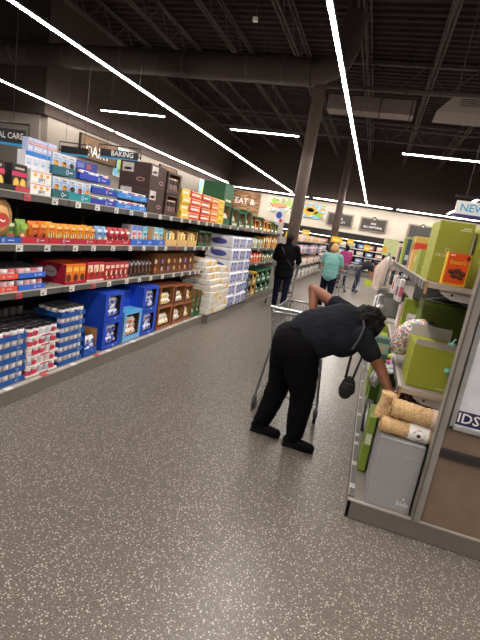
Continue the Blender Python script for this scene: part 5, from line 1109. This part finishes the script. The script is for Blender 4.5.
upright('person in magenta top with dark hair standing far down the aisle',(-1.05,18.3,0),.5,1.64,'#7a5040',P('#9a2f6a',.85),P('#2a2a32',.85),'#141214','#2a2a2c',False,'bun',1.12,'down')
# far shopper stooping over a basket
def stoop(label,loc,rotz):
    S=P('#a8755c',.55); V=lambda x,y,z: Vector((x,y,z))
    hip=[V(-.09,0,.88),V(.09,-.02,.88)]; kn=[V(-.1,.05,.48),V(.1,.0,.48)]; an=[V(-.1,.0,.085),V(.1,-.05,.085)]; sh=[V(-.17,.42,1.06),V(.17,.42,1.06)]; el=[V(-.2,.5,.8),V(.2,.5,.8)]; wr=[V(-.14,.56,.57),V(.14,.56,.57)]
    def body(b):
        for i in(0,1):
            rcone(b,hip[i],kn[i],.085,.055); rcone(b,kn[i],an[i],.055,.04); rcone(b,an[i]+V(0,-.03,-.035),an[i]+V(0,.14,-.05),.034,.026); rcone(b,sh[i],el[i],.05,.042); rcone(b,el[i],wr[i],.04,.028); hand(b,wr[i],(0,.15,-1),(1 if i==0 else -1,0,0),1,.4,1 if i==0 else -1)
        ellip(b,V(0,0,.92),(.16,.12,.12)); rcone(b,V(0,.04,.95),V(0,.32,1.08),.125,.13); rcone(b,sh[0],sh[1],.06,.06); rcone(b,V(0,.42,1.1),V(0,.53,1.12),.055,.05); head(b,V(0,.6,1.11),(0,.6,-.8),(0,.8,.6))
    p=fuse('person',body,[S],None,.0105,2); p.location=loc; p.rotation_euler=(0,0,rotz); tag(p,label,'person')
    def shirt(b): rcone(b,V(0,.02,.95),V(0,.32,1.08),.15,.16); rcone(b,V(-.06,.3,1.06),V(.06,.3,1.06),.14,.14); rcone(b,sh[0],sh[1],.08,.08); [rcone(b,sh[i],sh[i].lerp(el[i],.6),.075,.065) for i in(0,1)]
    fuse('shirt',shirt,[P('#1a1b22',.85)],p,.015,3,.005)
    def pants(b):
        ellip(b,V(0,-.02,.9),(.165,.135,.13)); [(rcone(b,hip[i],kn[i],.105,.08),rcone(b,kn[i],an[i]+V(0,0,.02),.078,.066)) for i in(0,1)]
    fuse('trousers',pants,[P('#222d4a',.85)],p,.014,3,.005)
    for i in(0,1): fuse('shoe',lambda b,a=an[i]: (rcone(b,a+V(0,-.035,-.035),a+V(0,.05,-.04),.045,.043),rcone(b,a+V(0,.05,-.042),a+V(0,.15,-.05),.042,.034)),[P('#242428',.5)],p,.012,2)
    fuse('hair',lambda b: (ellip(b,V(0,.6,1.16),(.09,.1,.085)),ellip(b,V(0,.64,1.12),(.08,.08,.09))),[P('#17120f',.6)],p,.012,2,.005)
    return p
stoop('far person in black top and jeans stooping over a lime box',(-.42,16.9,0),-1.25)
b=MB(); b.box(-.24,.24,-.17,.17,0,.24,P('#b8cc3a',.6),bev=.01); b.box(-.2,.2,-.13,.13,.238,.245,P('#5a6420',.7)); b.build('lime_box',label='lime green box held low by the far stooping person',cat='box',loc=(.14,17.1,.30)); bpy.context.view_layer.update()
